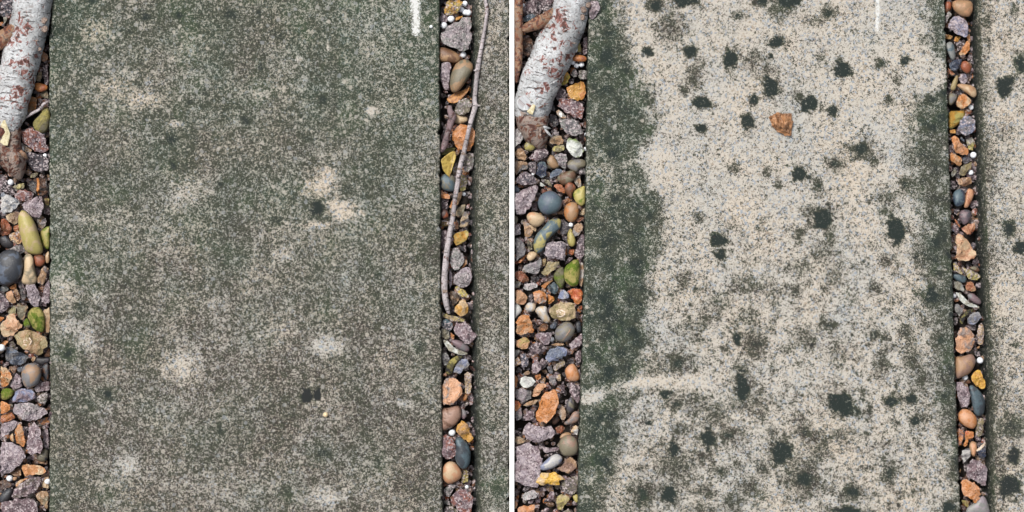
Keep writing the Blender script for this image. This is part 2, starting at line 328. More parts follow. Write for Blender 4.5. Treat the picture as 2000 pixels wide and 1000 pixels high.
CAT = """
@0 0 0 5
dark slate lump above the log stub|g|0|D|L|0,0 130,0 130,60 90,150 20,160 0,120
greenish pale chip under the log stub|f|0|V|G|30,170 70,160 70,200 40,240
pale pink wedge between log and slab|f|0|K|W|410,480 465,540 470,575 430,610 400,590
thin upright plum chip|g|1|P|D|420,640 465,630 470,830 430,820
cream knob tucked under the log|f|0|V|C|375,700 410,700 400,800 350,790
orange-brown smooth pebble|p|1|O|R|340,820 380,808 460,835 465,870 400,900 345,880
dull tan wedge|f|0|V|T|390,910 460,880 475,970 400,940
@0 0 180 5
tan flat-faced flint beside the log|f|0|T|O|265,200 300,30 360,60 360,160 300,190
dark brown chip under a bark splinter|g|0|B|D|370,60 470,90 470,150 380,170
olive-yellow crusted stone|m|2|Y|V|315,300 400,210 420,150 470,150 492,200 490,290 460,380 420,398 350,380
reddish plum granite block|g|2|P|R|200,390 240,350 300,350 420,400 450,440 475,575 420,600 340,580 240,500 200,450
tan flint with a white spot|f|1|T|W|190,490 220,495 330,580 250,600 195,560
dark grey pitted granite|g|1|E|D|230,600 300,585 400,610 470,650 478,760 390,785 310,740 240,660
small olive sliver at the log tip|f|0|V|Y|300,800 380,780 350,830 290,840
@0 0 340 5
dark purple broken granite|g|0|D|P|0,0 60,50 130,150 140,200 80,190 0,180
brown glassy flint with an orange stripe|f|2|D|B|245,80 350,20 470,30 485,140 460,215 370,215 300,170
small olive flint under the log tip|f|1|V|Y|110,120 240,80 240,140 160,165
pink-stained granite chip|g|1|P|R|140,200 190,160 260,150 330,200 310,250 240,270 150,235
bluish white quartz with flat faces|f|2|W|L|0,180 30,165 90,190 200,260 205,310 80,400 0,400
lilac speckled granite shield|g|2|Q|P|205,290 380,210 415,215 435,320 390,430 330,435 240,350
brown flint with a cream tip|f|1|B|C|45,410 130,360 200,360 190,480 130,500 60,450
copper-brown flint at the frame edge|f|1|R|B|0,440 50,420 130,530 100,590 0,615
small rusty chip|f|0|O|R|130,510 190,490 180,560 130,560
sandy rough chip|g|1|C|O|95,590 180,545 210,600 215,670 160,685 90,640
long yellow lichen-spotted pebble|p|3|Y|C|180,400 215,350 260,370 330,450 370,560 425,740 400,785 320,785 240,750 200,600 178,480
dark slate pebble above the charcoal oval|p|0|D|L|0,620 60,600 140,680 100,725 20,700
grey speckled chip above the charcoal oval|g|0|G|E|95,725 130,690 220,680 250,760 190,780
large charcoal oval pebble|p|3|Z|L|-40,830 20,760 90,735 160,745 210,790 228,870 215,970 180,1030 110,1080 30,1090 -40,1060
lime-yellow pebble against the slab|p|1|Y|M|395,560 470,515 485,520 485,730 440,720 400,650
tan finger of flint|f|0|T|G|350,440 420,400 455,500 410,540 370,510
small plum chip against the slab|g|0|P|D|430,340 485,330 485,395 430,385
yellowish chip against the slab|f|0|Y|B|430,240 480,230 480,310 445,300
cream bone-shaped speckled stone|p|2|C|V|235,790 300,780 330,830 330,900 365,1020 340,1080 200,1070 235,950
rust-brown round pebble|p|1|R|B|330,790 430,790 440,880 380,905 335,880
cream pebble half under the slab edge|p|1|C|T|440,790 480,745 485,860 450,870
@0 0 500 5
grey and tan two-tone flint|f|2|T|E|355,240 410,110 440,80 475,95 460,200 420,300 370,280
plum granite wedge against the slab|g|2|P|Q|405,410 440,280 485,215 485,465 440,465 400,450
black and white speckled granite|g|2|Q|E|245,240 330,255 375,330 395,450 370,505 310,490 270,420 255,330
dark plum shard|f|1|D|P|165,250 215,235 250,330 265,410 220,450 190,420 200,350
smooth fawn flint|f|2|T|K|45,360 110,320 165,460 120,470 70,440
brown wedge of flint|f|1|B|T|120,310 165,320 205,400 180,450 150,430
amber chip under the charcoal oval|f|1|O|T|80,310 160,265 165,310 120,330
blue-grey sliver under the charcoal oval|f|0|L|G|0,300 70,290 90,330 40,350 0,340
dark speckled granite at the frame edge|g|1|E|P|0,350 50,400 105,480 60,530 0,570
dull olive flint|f|0|V|Y|75,540 130,480 155,480 160,570 90,600
olive fan-shaped flint|f|2|V|T|160,470 175,445 210,475 290,480 240,600 215,650 165,600
bright green mossy stone|m|2|M|Y|265,580 310,510 380,500 430,560 440,640 430,740 380,740 320,700 300,650
small mossy stone|m|1|M|V|230,640 265,600 300,670 290,700 235,690
long tan flint standing against the slab|f|2|T|C|415,530 480,475 490,570 490,740 470,775 440,750 435,620
pale forked flint|f|1|C|K|0,660 60,600 110,545 150,540 150,600 220,660 230,690 120,790 40,810 0,760
large olive stone with a white fossil swirl|f|3|N|T|115,790 150,735 230,690 300,710 430,760 490,850 440,960 400,1000 300,960 160,890
orange chip at the frame edge|f|0|O|R|0,590 45,600 0,650
cream chip with an orange end|f|1|C|O|0,850 60,820 90,830 50,870 0,900
terracotta chip against the slab|f|0|R|K|430,980 485,890 485,980 450,985
@0 0 660 5
blue-grey angular slate|f|2|L|D|35,120 70,60 120,90 220,140 310,180 250,260 130,280 50,230
dark flat pebble|p|0|D|E|350,190 480,190 480,235 400,265 355,240
cream splinter|f|1|C|T|300,210 330,175 355,190 320,240
grey-brown oval pebble|p|3|X|T|205,380 220,290 270,250 340,245 395,290 405,360 380,440 310,490 240,480
dark brown pebble against the slab|p|1|Z|B|405,280 475,240 480,390 450,415 415,360
small blue pebble|f|1|L|D|165,290 240,265 205,340 170,330
large orange flint at the frame edge|f|2|O|C|0,260 60,280 130,380 100,450 40,495 0,470
brown chip behind the slate|f|0|B|T|80,280 170,275 160,330 130,350
pink-grey granite knob|g|1|Q|P|95,470 130,390 160,340 205,390 215,470 160,500
yellow-green crusted stone|m|1|Y|M|10,570 20,510 60,490 135,510 120,570 60,605 20,595
pinkish granite with black flecks|g|1|P|Q|330,485 400,430 480,420 480,515 400,520 360,535
lavender smooth stone|f|2|U|P|110,590 140,520 190,490 300,490 355,530 360,590 300,625 180,635 110,635
small grey cube-like stone|g|2|G|V|360,590 400,540 460,525 465,580 440,650 390,640
wide grey-lilac granite boat|g|3|Q|G|115,650 250,625 350,650 440,690 480,740 440,775 330,810 240,820 160,770 125,720
lumpy orange flint|f|2|O|K|0,610 50,620 105,650 115,700 60,740 0,750
red-orange streaked flint|f|1|O|R|0,760 110,715 160,770 100,810 0,835
pale plum granite blade|g|2|Q|P|0,850 80,820 180,805 150,870 110,920 0,990
upright orange pointed flint|f|3|O|T|135,880 180,815 230,860 240,920 250,1020 245,1085 150,1030 140,960
small tan pebble beside the upright orange flint|p|1|C|O|95,960 130,925 140,1020 105,1000
tall plum granite column|g|3|P|Q|285,860 345,815 395,880 400,980 420,1060 400,1130 300,1145 260,1110 260,990
peach grainy chip|g|0|K|O|360,810 470,770 480,840 400,850
tiny plum chip|g|0|P|D|410,860 470,845 475,880 420,885
narrow plum blade against the slab|g|1|P|Q|415,960 435,885 470,900 475,1110 440,1070
@0 0 800 5
very large pale plum granite|g|3|Q|P|0,300 90,305 160,340 260,410 262,470 190,560 60,640 0,680
dark green pebble against the slab|p|1|D|V|350,470 440,380 470,370 470,490 400,505
tan strip of stone|f|0|T|B|335,505 460,490 470,530 400,530
tan and cream banded flint|f|3|C|O|195,540 290,520 440,550 468,590 465,630 300,650 215,655
brown wedge beneath banded flint|f|1|T|B|75,620 195,560 215,655 140,650
plum crumb between larger granites|g|0|P|D|270,450 340,455 330,490 260,500
small pinkish-tan bead of stone|p|1|K|T|125,660 165,655 165,685 130,695
plum and olive shell-shaped flint|g|3|P|V|95,850 140,760 240,690 310,650 390,650 400,700 370,790 300,830 200,865 110,865
orange-cream crescent|f|2|O|C|140,740 180,690 300,655 220,700 150,765
tan flint holding a white bead|f|1|T|C|400,730 440,660 475,640 478,785 410,760
dark brown stone at the frame edge|f|0|Z|B|0,690 60,680 130,730 90,760 0,800
black glossy pebble at the frame edge|p|1|D|Z|0,830 90,765 130,790 90,900 0,915
pinkish-brown folded flint|f|1|T|V|330,840 400,780 475,800 470,980 420,950 380,900
dark speckled plum granite cut by the frame|g|2|P|D|0,920 100,880 250,860 340,880 375,930 370,1050 0,1060
@1 840 0 5
slate sliver beside the slab|f|0|L|D|80,0 140,0 100,60 80,110
amber knobbly stone|g|2|A|Y|165,0 300,0 325,10 290,70 270,130 170,160 125,120
small amber chip|f|0|A|O|250,170 330,150 290,190 245,200
small mauve chip between two white beads|g|1|Q|P|85,180 125,130 175,165 165,220 110,230
large pinkish grey granite block|g|3|G|Q|95,370 130,270 220,220 350,155 400,155 410,200 405,350 415,430 370,490 270,500 130,440
smooth brown oval pebble|p|2|T|B|70,500 90,465 150,465 270,520 298,570 270,610 190,615 80,590
pale plum finger-shaped granite|g|2|Q|P|100,620 160,600 205,630 190,750 185,880 140,880 105,800
olive-brown pebble with a dark patch|p|2|V|T|200,740 250,620 340,575 410,620 425,670 370,770 280,890 215,900 195,830
@1 840 180 5
grey stone with swirled rings|g|2|V|G|245,160 270,90 330,50 390,75 410,130 380,210 300,220 250,210
cream flat stone|p|1|C|T|225,230 270,215 350,235 370,280 300,310 240,300
orange round flint under the twig|f|2|O|K|200,400 230,330 330,290 400,305 455,360 440,480 410,585 350,590 270,570 215,500
grey lumpy stone right of the twig|g|2|G|V|320,770 345,600 415,585 435,650 420,740 380,775
small grey stone left of the twig|g|0|V|G|215,750 260,680 260,790 225,800
grey-green rounded pebble|p|1|S|V|95,850 130,800 240,810 245,960 170,965 100,930
yellow pitted stone|g|1|Y|E|290,960 300,800 345,805 365,880 340,960
@1 840 340 5
orange flint tongue|f|1|O|K|95,150 200,210 200,245 100,240
long tan flint crossed by the twig|f|1|T|O|180,340 210,260 290,160 325,165 310,230 230,360
dull plum chip|g|0|P|D|95,250 150,240 180,330 110,350
glossy rust-brown knob|p|2|R|D|95,380 130,340 180,360 180,420 140,440 100,415
olive translucent flint|f|1|V|C|250,360 300,300 355,290 320,400 270,425 245,400
dark grey flint with a cream rim|f|2|E|C|280,530 300,430 340,340 385,390 380,500 350,530
yellow-brown chip|g|0|Y|B|100,460 180,430 180,500 110,510
rusty sliver beside the twig|f|1|R|T|240,540 255,430 280,500 270,540
amber wedge of flint|f|2|A|Y|215,680 230,570 370,535 385,590 370,650 250,715
dark plum granite in shadow|g|1|D|P|95,560 160,540 170,640 130,720 95,700
black crumb|g|0|D|Z|290,710 350,690 350,760 300,740
pale grey scaly granite|g|2|G|W|200,790 215,720 280,720 340,800 330,880 270,945 220,930 190,860
tan rim of a hidden stone|f|1|T|O|300,930 355,820 362,870 320,920
pale triangular chip left of the twig|f|1|T|Q|105,765 160,715 150,790
@1 840 500 5
pinkish grey granite lump|g|2|Q|G|215,190 330,105 400,110 415,180 390,280 320,310 220,270
pink granite behind the twig|g|1|Q|P|185,100 215,180 215,260 190,330
mustard knobbly stone|g|1|Y|A|240,290 340,330 380,390 360,410 290,390 245,330
tan stone with a dark cavity|f|1|T|D|190,330 230,340 300,390 260,470 210,500 195,420
bright amber faceted flint|f|3|A|C|215,510 290,430 320,400 360,430 380,500 370,570 310,610 250,580
long yellow stone at the twig end|g|1|Y|C|110,540 150,570 250,590 340,620 340,640 220,640 120,590
dark slate faceted stone|g|2|S|D|105,640 170,610 220,650 225,700 195,735 110,690
grey-tan flint|f|1|V|G|105,690 180,720 200,800 160,820 105,790
big pinkish plum granite|g|3|P|Q|215,720 250,650 350,640 395,690 465,780 430,840 350,880 280,800
peach chip in the shade|f|0|K|O|200,740 240,780 230,820 200,800
long curved pale sliver like a shell|f|2|I|V|105,810 150,805 200,860 250,910 380,955 385,970 300,975 190,935 140,880
mauve-brown streaked pebble|p|2|P|X|195,820 290,820 380,880 380,930 330,935 240,880
@1 840 660 5
grey angular flint beside the slab|f|2|G|E|105,150 150,130 180,170 205,220 150,285 110,220
yellow lichen-crusted stone|m|2|Y|D|145,310 190,220 260,175 330,180 300,220 240,260 215,350 180,365
smooth grey clam-shaped flint|f|3|X|U|215,350 240,260 330,185 375,195 400,250 340,310 290,360
dark crumb beside the slab|g|0|D|V|105,270 130,280 120,340 105,350
tiny pink pebble|p|1|K|W|120,350 160,340 165,375 125,375
cream and brown knobbly finger of stone|g|2|C|B|330,350 370,320 405,350 405,480 390,555 340,540 340,420
tiny orange pebble|p|1|O|T|320,580 350,545 370,570 350,610 320,610
big peach stone with grey patches|f|3|K|X|105,440 140,390 220,362 290,380 325,440 325,550 260,650 180,685 105,660
pinkish brown pitted pebble|p|2|H|B|90,680 180,690 270,655 305,710 295,790 230,865 110,915 90,800
dark chip in the shade|g|0|D|P|280,640 320,620 345,660 310,675
small mauve pebble|p|1|P|X|310,680 350,720 355,760 330,795 300,770
yellow teardrop stone|f|3|A|T|235,880 310,785 370,830 400,920 430,970 430,1010 390,1035 320,1000 260,950
@1 840 800 5
brown crumb beside a white bead|g|0|B|V|110,215 170,190 190,250 130,230
plum granite oval|g|3|P|R|100,260 150,235 210,260 265,380 245,460 190,495 130,480 110,400
slate-blue oval pebble|p|3|S|Z|240,270 300,270 370,330 400,420 390,520 350,580 290,570 240,480 260,380
peach pebble with dark cracks|p|2|K|C|125,560 180,505 250,520 310,610 300,670 230,715 170,725 120,670
olive-brown chip|g|1|Y|B|310,640 330,590 375,595 370,700 320,720 300,700
rust crumb beside the slab|f|0|R|B|120,700 170,735 130,760
grey and white granite shard|g|1|G|D|135,780 200,720 260,735 210,810 180,865 145,820
plum granite with pink glints|g|3|P|R|180,880 240,790 290,745 380,790 435,870 410,1000 360,1040 280,1000
dark grey crumb|g|0|D|G|135,890 180,890 200,930 140,930
olive speckled stone cut by the frame|g|1|V|E|140,960 200,935 270,980 260,1020 140,1020
@2 1000 0 5
dark speckled granite behind the log stub|g|0|D|P|100,60 200,0 330,0 340,50 240,150 120,130
slate-blue chip beside the upright branch|f|1|S|L|105,160 200,130 240,160 150,210 105,215
purple chip touching the log|g|1|P|D|320,0 400,0 380,50 340,50
pinkish plum stone perched on the slab edge|g|6|Q|P|750,60 770,0 850,0 865,80 840,140 790,200 745,170
dark brown stone between branch and log|f|0|B|D|100,360 200,370 210,540 110,550
purplish brown stone below the upright branch|g|0|P|B|95,640 190,650 160,720 100,760
yellow-cream flint behind a white bead|f|1|Y|C|620,400 645,360 670,440 680,510 600,510
thin plum chip standing beside the slab|g|1|P|D|695,380 735,355 735,530 695,535
rust-red oval pebble|p|2|R|O|580,560 640,530 730,555 725,600 640,605 590,590
black and white mottled crumb|g|1|G|D|580,700 610,670 650,720 620,755 580,740
grey-green rough chip|g|1|V|G|650,680 735,690 735,770 650,770
dark crumb above the amber dome|g|0|E|D|560,770 610,770 590,820 550,810
yellow stone with a green moss tuft|f|2|A|M|445,800 500,710 550,690 575,740 550,810 500,845 445,830
large amber domed flint|f|3|A|O|510,860 600,810 700,770 735,830 735,900 700,980 640,1000 570,970 520,900
@2 1000 160 6.25
red-tinged plum granite block|g|2|P|R|550,270 560,190 700,200 880,260 860,460 800,450 650,370 560,300
dark plum granite under the amber dome|g|1|D|P|510,160 560,70 640,90 680,180 560,230
dark grey sliver beside the log|f|1|E|D|470,290 500,230 530,330 520,370 480,340
black long stone in the shade|f|0|D|E|460,420 540,400 570,520 520,560 470,500
tan flint with an oval white spot|f|1|T|W|530,360 560,330 620,370 680,440 610,450 550,400
grey granite with dark pits|g|3|G|E|570,470 650,445 760,450 850,520 880,640 780,660 660,640 600,540
thin mossy stone beside the log|m|0|M|D|385,420 430,340 430,540 390,520
fawn angular flint at the log tip|f|2|T|V|450,690 500,650 600,645 650,735 600,775 440,750
white quartz with green algae|f|3|I|M|655,710 690,670 770,675 860,740 895,850 860,935 740,930 690,880 655,800
olive wedge beside the white quartz|f|1|Y|V|480,820 520,780 640,765 655,830 560,860 490,850
small grey-brown chip at the log tip|f|1|T|G|375,790 430,760 425,810 380,810
olive-yellow rounded stone|p|2|Y|V|145,780 190,720 250,740 290,800 240,845 170,840
tan and brown split flint|f|2|T|B|35,830 110,790 160,850 190,920 160,965 35,930
dark plum wrinkled granite|g|2|P|D|190,940 300,820 400,810 460,860 440,910 300,970
rust sliver against the slab|f|1|R|B|875,660 905,680 910,770 880,700
grey-white rough stone beside the log end|g|3|W|G|35,560 100,570 150,690 90,760 35,805
@2 1000 300 6.25
grey-lilac tapering granite|g|3|G|Q|505,20 560,-10 665,0 675,60 650,200 600,180 550,110
grey-brown pebble behind tapering granite|p|1|V|T|430,90 460,20 510,30 560,120 580,160 500,185 440,130
olive-grey flattened pebble|p|2|V|X|670,130 710,75 860,65 900,100 900,160 820,180 790,230 700,190
grey crystalline chip against the slab|g|1|G|D|800,220 850,170 905,180 900,255 820,250
flat slate-blue flake|f|2|L|S|440,270 500,200 580,170 630,210 560,270 460,315
glossy navy-black flint|f|2|J|S|285,270 310,100 400,80 440,160 420,290 350,305
grey glassy flint beside the white strip|f|1|X|T|35,80 150,90 200,100 210,180 100,210 35,280
dark lilac crumb|g|0|D|Q|200,110 290,100 290,240 220,230
dark purple crystalline granite|g|3|E|P|40,310 120,220 200,215 305,310 300,370 180,390 70,380
grey-brown rounded pebble|p|2|V|B|550,290 620,230 750,205 785,260 740,340 640,390 580,350
small tan and grey flint|f|1|T|G|750,320 820,255 840,310 850,400 800,420 760,350
dark plum crumb|g|0|D|P|460,310 540,280 560,340 480,350
grey-olive blade|f|2|V|E|330,310 440,310 495,380 490,420 420,370
small white triangular chip|f|1|W|I|340,345 360,350 420,400 340,400
orange curved flint|f|2|O|R|500,400 520,365 600,370 650,430 650,490 600,480 540,430
red-brown mottled pebble|p|2|B|R|640,430 670,345 740,360 790,420 740,470 730,550 690,520 650,470
lime-yellow pointed pebble|p|3|Y|M|735,470 870,390 895,400 900,600 850,650 770,590
large pinkish plum granite triangle|g|3|Q|P|20,500 150,440 200,390 330,385 330,440 290,540 240,640 170,720 80,770 20,740
dark blue pebble beside the white strip|p|1|L|D|35,390 90,420 90,470 35,480
large round slate-green pebble|p|4|S|L|305,610 340,510 420,455 520,460 600,530 620,620 580,700 440,755 350,720
peach-cream oval pebble|p|3|C|K|170,770 210,715 300,715 390,765 410,810 330,900 230,880
tan-brown egg-shaped pebble|p|3|T|O|630,720 650,630 720,585 800,610 820,700 790,800 730,845 660,810
orange cap above the egg-shaped pebble|f|1|O|B|640,560 680,535 740,570 700,590 640,620
cream chip against the slab|f|1|C|V|820,730 890,640 890,750 830,755
dark plum stone behind slate-green pebble|g|0|D|P|240,650 300,570 310,690 260,700
tiny pink chip|f|0|K|T|560,720 620,690 630,740 560,740
dark purple triangular flint|f|1|E|D|600,840 640,800 740,880 720,950 620,1000 580,960
rusty curled flake|f|2|R|B|760,810 870,760 890,790 800,850
lilac granite crumb beside the white strip|g|1|Q|L|35,880 90,860 110,980 35,1000
grey pebble beside the white strip|p|1|X|V|35,750 80,790 50,870 35,850
@2 1000 440 6.25
long yellow-rimmed grey-green pebble|p|3|S|Y|260,200 300,100 390,20 450,-70 600,-90 600,30 520,100 420,200 400,290 330,350 270,310
tan-grey upright flint|f|1|T|X|140,0 130,-60 200,-40 260,60 250,140 160,160
pink and cream pitted flint|f|1|C|K|200,-10 300,10 300,90 210,30
lilac and brown flint lozenge|f|3|X|T|725,60 780,-30 860,-40 885,20 820,130 770,150 730,110
olive-brown pebble beside lilac lozenge|p|2|Y|B|670,150 690,60 730,40 780,180 760,260 690,250
square lilac granite block|g|4|Q|E|380,340 430,190 530,180 660,195 680,230 660,400 645,455 580,420 390,390
tall plum granite against the slab|g|3|P|E|760,380 790,220 840,100 885,110 880,400 800,412
big dark grey flint beside the white strip|f|2|E|X|35,130 120,160 190,300 170,360 60,450 35,430
orange rim under the dark flint|f|1|O|R|60,450 190,340 180,380 90,470
small cream round pebble|p|2|C|T|175,390 210,325 270,320 320,350 270,420 210,440
dull olive chip in the shade|f|0|V|D|180,170 250,180 250,300 200,310
black wedge|f|0|D|Z|190,110 240,100 270,140 200,170
black sliver above the square granite|f|0|D|P|470,170 530,120 600,170
mauve-grey faceted flint|f|2|X|Q|110,520 160,470 320,420 360,360 380,420 340,600 220,600 160,560
olive-tan wedge of flint|f|3|N|V|330,600 380,540 430,430 600,440 590,480 520,550 380,635
tan knuckle of flint|f|1|T|N|370,410 420,400 410,480 350,530
rust chip beside the square granite|f|1|R|O|690,300 770,285 750,370 690,350
plum sliver below the square granite|g|1|P|D|640,480 690,390 750,390 700,450
large bright green mossy stone|m|3|M|Y|630,520 750,420 820,420 830,560 810,740 720,750 640,680
olive pebble joined to the mossy stone|m|2|V|M|500,630 540,550 620,500 650,600 640,720 600,775 560,740
tall tan and white flint against the slab|f|2|T|W|795,480 860,425 880,500 875,640 860,770 820,740 815,600
red-brown flint beside the white strip|f|1|R|B|35,560 100,540 200,620 215,680 120,710 35,650
charcoal slab of flint|f|1|E|D|220,620 340,630 330,680 250,690
dark granite crumbs|g|0|D|P|360,650 480,620 490,660 390,680
grey flint beside the white strip|f|1|X|V|35,680 120,680 95,770 35,760
small white pebble with grey rings|g|2|W|E|130,770 150,710 260,700 320,710 310,760 200,800
orange wedge behind slate stone|f|1|O|T|340,750 420,690 520,655 430,730 400,780
dark slate faceted pebble|f|3|S|D|420,740 510,675 560,720 580,790 530,860 440,810
pale blue triangular stone|f|2|U|W|550,900 590,780 660,785 710,860 700,900 600,910
big red-orange flint against the slab|f|3|F|O|660,800 720,765 830,760 880,830 850,930 830,1000 750,960 720,880
amber chip under slate stone|f|1|O|A|430,830 520,880 520,920 440,980
peach oval flint beside the white strip|f|2|K|T|35,790 100,775 170,830 200,900 140,990 60,960 35,940
orange-rimmed agate with a white middle|f|3|O|W|230,810 290,785 380,780 430,850 435,950 330,980 270,930
@2 1000 580 6.25
smooth white pebble beside the white strip|p|2|W|I|35,70 90,100 125,170 60,240 35,270
small white pebble with a dark dot|p|2|W|C|160,120 200,65 270,75 295,110 270,180 180,175
cream-pink teardrop pebble|p|3|C|W|275,170 320,115 430,110 430,200 480,290 430,325 380,300 320,220
large olive stone with a fossil swirl|f|4|N|C|425,220 440,120 520,50 700,30 790,90 820,280 700,300 560,295 460,260
red-brown crumb against the slab|f|1|R|B|810,110 860,100 855,160 815,150
large orange faceted flint|f|3|O|T|35,270 90,210 180,180 240,270 300,430 160,470 70,490 35,450
dark red chip|g|1|B|P|270,250 370,320 330,345 280,310
small brown flint|f|1|B|O|310,380 370,320 440,320 450,400 350,430
small slate chip|f|1|L|D|460,350 510,300 550,310 530,390 470,380
big grey oval pebble with a tan streak|p|4|X|V|515,480 530,390 620,305 720,300 780,390 750,470 660,560 550,540
dark slate pebble against the slab|p|1|Z|D|770,310 840,290 850,420 790,440
plum granite triangle|g|3|P|Q|270,470 310,445 430,430 500,430 460,580 400,600 340,530
yellow-green striped flint|f|2|Y|K|35,530 130,485 190,480 230,550 190,650 90,640 35,590
dark plum granite mass|g|2|P|D|190,640 250,560 360,560 430,610 380,690 260,700
tan strip above the blue stone|f|2|T|C|460,590 520,560 660,570 600,600
large lavender-blue stone|f|4|U|L|380,750 420,670 500,600 640,590 690,640 690,710 570,780 450,810 400,790
plum granite rhomb against the slab|g|3|P|Q|685,590 800,480 860,430 860,590 720,650
dark plum upright granite|g|1|P|D|770,700 800,650 840,650 840,800 790,850
slate-violet ridged stone|g|2|E|L|100,720 150,680 205,770 200,840 120,870
grey pebble under yellow striped flint|p|1|X|G|35,640 110,650 60,730 35,740
tan knobbly stone beside the white strip|g|2|T|C|35,760 80,730 120,810 40,850
plum knobbly granite|g|2|P|Q|240,840 290,760 330,800 370,860 310,940 250,930
dark crumb under the blue stone|g|0|D|P|370,740 430,820 370,890 340,850
slate sliver under the blue stone|f|1|E|L|420,850 480,820 505,930 470,960
cream rough stone under the blue stone|g|2|C|V|495,860 560,800 640,765 655,830 520,910
salmon-orange rounded stone|p|2|K|O|640,900 700,825 760,815 810,900 830,1000 780,1030 680,1020
plum granite beside the salmon stone|g|2|P|D|760,900 830,880 845,1000 800,1010
orange crumb above the white quartz|f|1|O|R|270,960 350,930 360,1000 300,1020
@2 1000 720 6.25
bright white quartz lump|f|4|I|W|75,150 130,75 200,80 280,110 308,165 260,220 180,255 100,230
orange chip beside the white strip|f|1|O|R|35,65 75,110 60,220 35,250
blue-grey strip above the quartz|f|1|L|T|105,80 200,20 230,60 150,90
peach pointed flint wedge|f|3|K|C|235,365 260,230 340,155 450,190 380,260 330,330
mauve-grey flat stone under the quartz|f|1|X|Q|35,260 110,230 240,260 240,370 150,420 35,370
mauve flake|f|2|P|X|430,80 520,70 560,200 510,220 460,160
plum crumb right of the orange stone|g|0|P|D|560,220 640,190 640,300 600,290
tan nugget in dark crumbs|g|1|C|B|540,90 590,60 600,150 550,150
biggest orange stone, long and faceted|f|4|O|K|270,630 300,420 380,280 420,230 560,225 605,310 600,450 540,550 480,630 400,710 310,690
dark plum granite blade by the slab|g|2|P|D|700,200 720,165 830,200 820,440 760,370 700,270
dark green-grey pebble|p|1|E|V|665,420 720,340 765,400 760,500 700,545 665,500
white and tan wedge|f|2|W|T|550,540 600,445 650,470 670,600 620,650
mauve-brown curved pebble|p|3|H|X|630,660 690,620 750,520 825,520 820,640 720,680 650,690
orange flint beside the white strip|f|1|O|F|35,380 90,400 110,450 70,520 35,530
mauve-grey wedge beside the white strip|f|1|X|P|35,540 110,450 130,600 50,650
plum crystal chip|g|1|P|Q|130,600 200,510 280,520 260,620 160,630
tan strip under the quartz|f|1|T|V|120,450 220,390 330,370 290,430 150,460
dark brown pebble|p|1|B|D|480,650 550,560 590,620 520,690
red-brown dull flint|f|1|B|R|520,720 600,680 660,720 600,800 540,790
big pinkish granite under the orange stone|g|3|Q|P|120,790 160,680 200,640 290,700 400,710 480,680 540,780 510,840 300,925 170,860
cream and amber shell-like flint|f|3|W|A|700,770 760,680 815,690 805,830 750,790
cream-tipped tan wedge|f|2|T|V|35,820 100,825 190,885 120,920 60,930 35,900
@2 1000 840 6.25
large olive-brown round stone|p|3|V|H|570,160 600,100 680,50 780,90 815,200 790,300 640,330 580,250
tan crescent behind the round olive stone|p|2|T|C|580,110 600,50 680,20 740,60 640,80
huge mauve granite beside the white strip|g|3|Q|P|35,190 150,160 260,155 340,200 400,360 330,450 340,690 220,735 100,680 35,640 20,400
plum forked chip|g|1|P|Q|340,190 440,220 570,205 560,250 410,280
black crumb beside the white-grey pebble|g|0|D|P|430,300 520,250 560,280 450,330
white-grey elongated pebble|p|3|W|U|315,450 380,400 480,310 560,285 620,340 600,400 500,470 370,500
fawn shell-like flint|f|3|H|T|515,490 620,420 660,330 720,305 800,370 800,470 690,550 600,510
bright yellow-orange knobbly flint|f|4|1|C|250,650 310,560 320,510 540,500 640,550 680,600 600,610 600,695 520,690 420,650 350,695
grey granite with white flecks|g|2|V|E|590,640 700,600 740,560 800,540 800,770 700,800 610,770
olive triangular flint|f|2|N|Y|530,800 600,770 700,790 725,830 600,980 545,990
yellow pebble against the slab|p|1|Y|N|735,800 805,780 810,880 770,880
silvery speckled stone|g|2|W|E|105,820 160,760 280,730 335,780 290,830 160,865
tiny mauve chip|g|1|P|X|190,870 270,840 250,900 210,905
peach pebble beside the white strip|p|2|K|C|35,850 75,900 50,960 35,960
orange flint cut by the bottom of the frame|f|3|O|K|50,960 90,920 300,905 290,1020 60,1030
small plum chip left of olive triangle|g|1|P|Q|440,830 470,740 520,760 510,850
plum crumb under the yellow-orange flint|g|0|P|D|330,700 410,690 420,740 340,750
tan crumb under the yellow-orange flint|f|0|T|V|410,690 490,670 490,720 430,735
@3 1840 0 5
rust-brown pebble beside the slab|p|1|R|B|30,20 90,20 90,90 35,140
big peach-brown pebble|p|3|T|K|95,60 110,0 290,0 305,90 270,165 200,165 130,120
pale green-grey chip|g|1|V|W|30,170 60,105 100,140 60,180 40,240
pinkish lilac crystalline stone|g|3|Q|U|50,240 110,155 180,155 260,230 270,290 235,380 150,340 60,290
amber chip beside the slab|f|1|A|B|30,330 110,350 90,385 30,380
small amber wedge|f|1|O|A|110,400 130,350 190,360 150,415
slate-green pointed pebble|p|2|S|G|35,430 80,405 120,440 135,560 95,600 45,490
orange and cream flint|f|2|O|C|150,530 210,450 250,380 275,400 275,480 240,535 180,550
tan sliver|f|1|T|O|240,350 270,320 280,420 250,400
dark brown crumb|g|0|B|D|150,410 220,390 220,450 150,500
navy-blue triangular flint|f|2|J|L|45,630 120,580 215,565 150,690 110,710
rust rim below the navy flint|f|1|R|K|45,650 110,710 130,725 90,740
terracotta rounded pebble|p|2|R|K|180,640 210,590 265,610 288,680 250,725 190,680
small lilac chip|g|1|Q|U|160,770 190,715 240,720 245,800 200,825
mustard bean-shaped pebble|p|2|N|T|80,850 110,780 150,725 158,780 130,880 90,880
fawn mushroom-shaped pebble|p|3|T|C|140,830 180,815 280,830 330,860 340,930 310,960 240,910 180,870
@3 1840 180 5
grey-brown pebble beside the slab|p|1|V|X|65,20 120,10 155,50 90,130 65,110
tan flint with white chipped patches|f|2|O|C|130,110 160,10 210,0 300,70 305,90 240,150 190,175 130,150
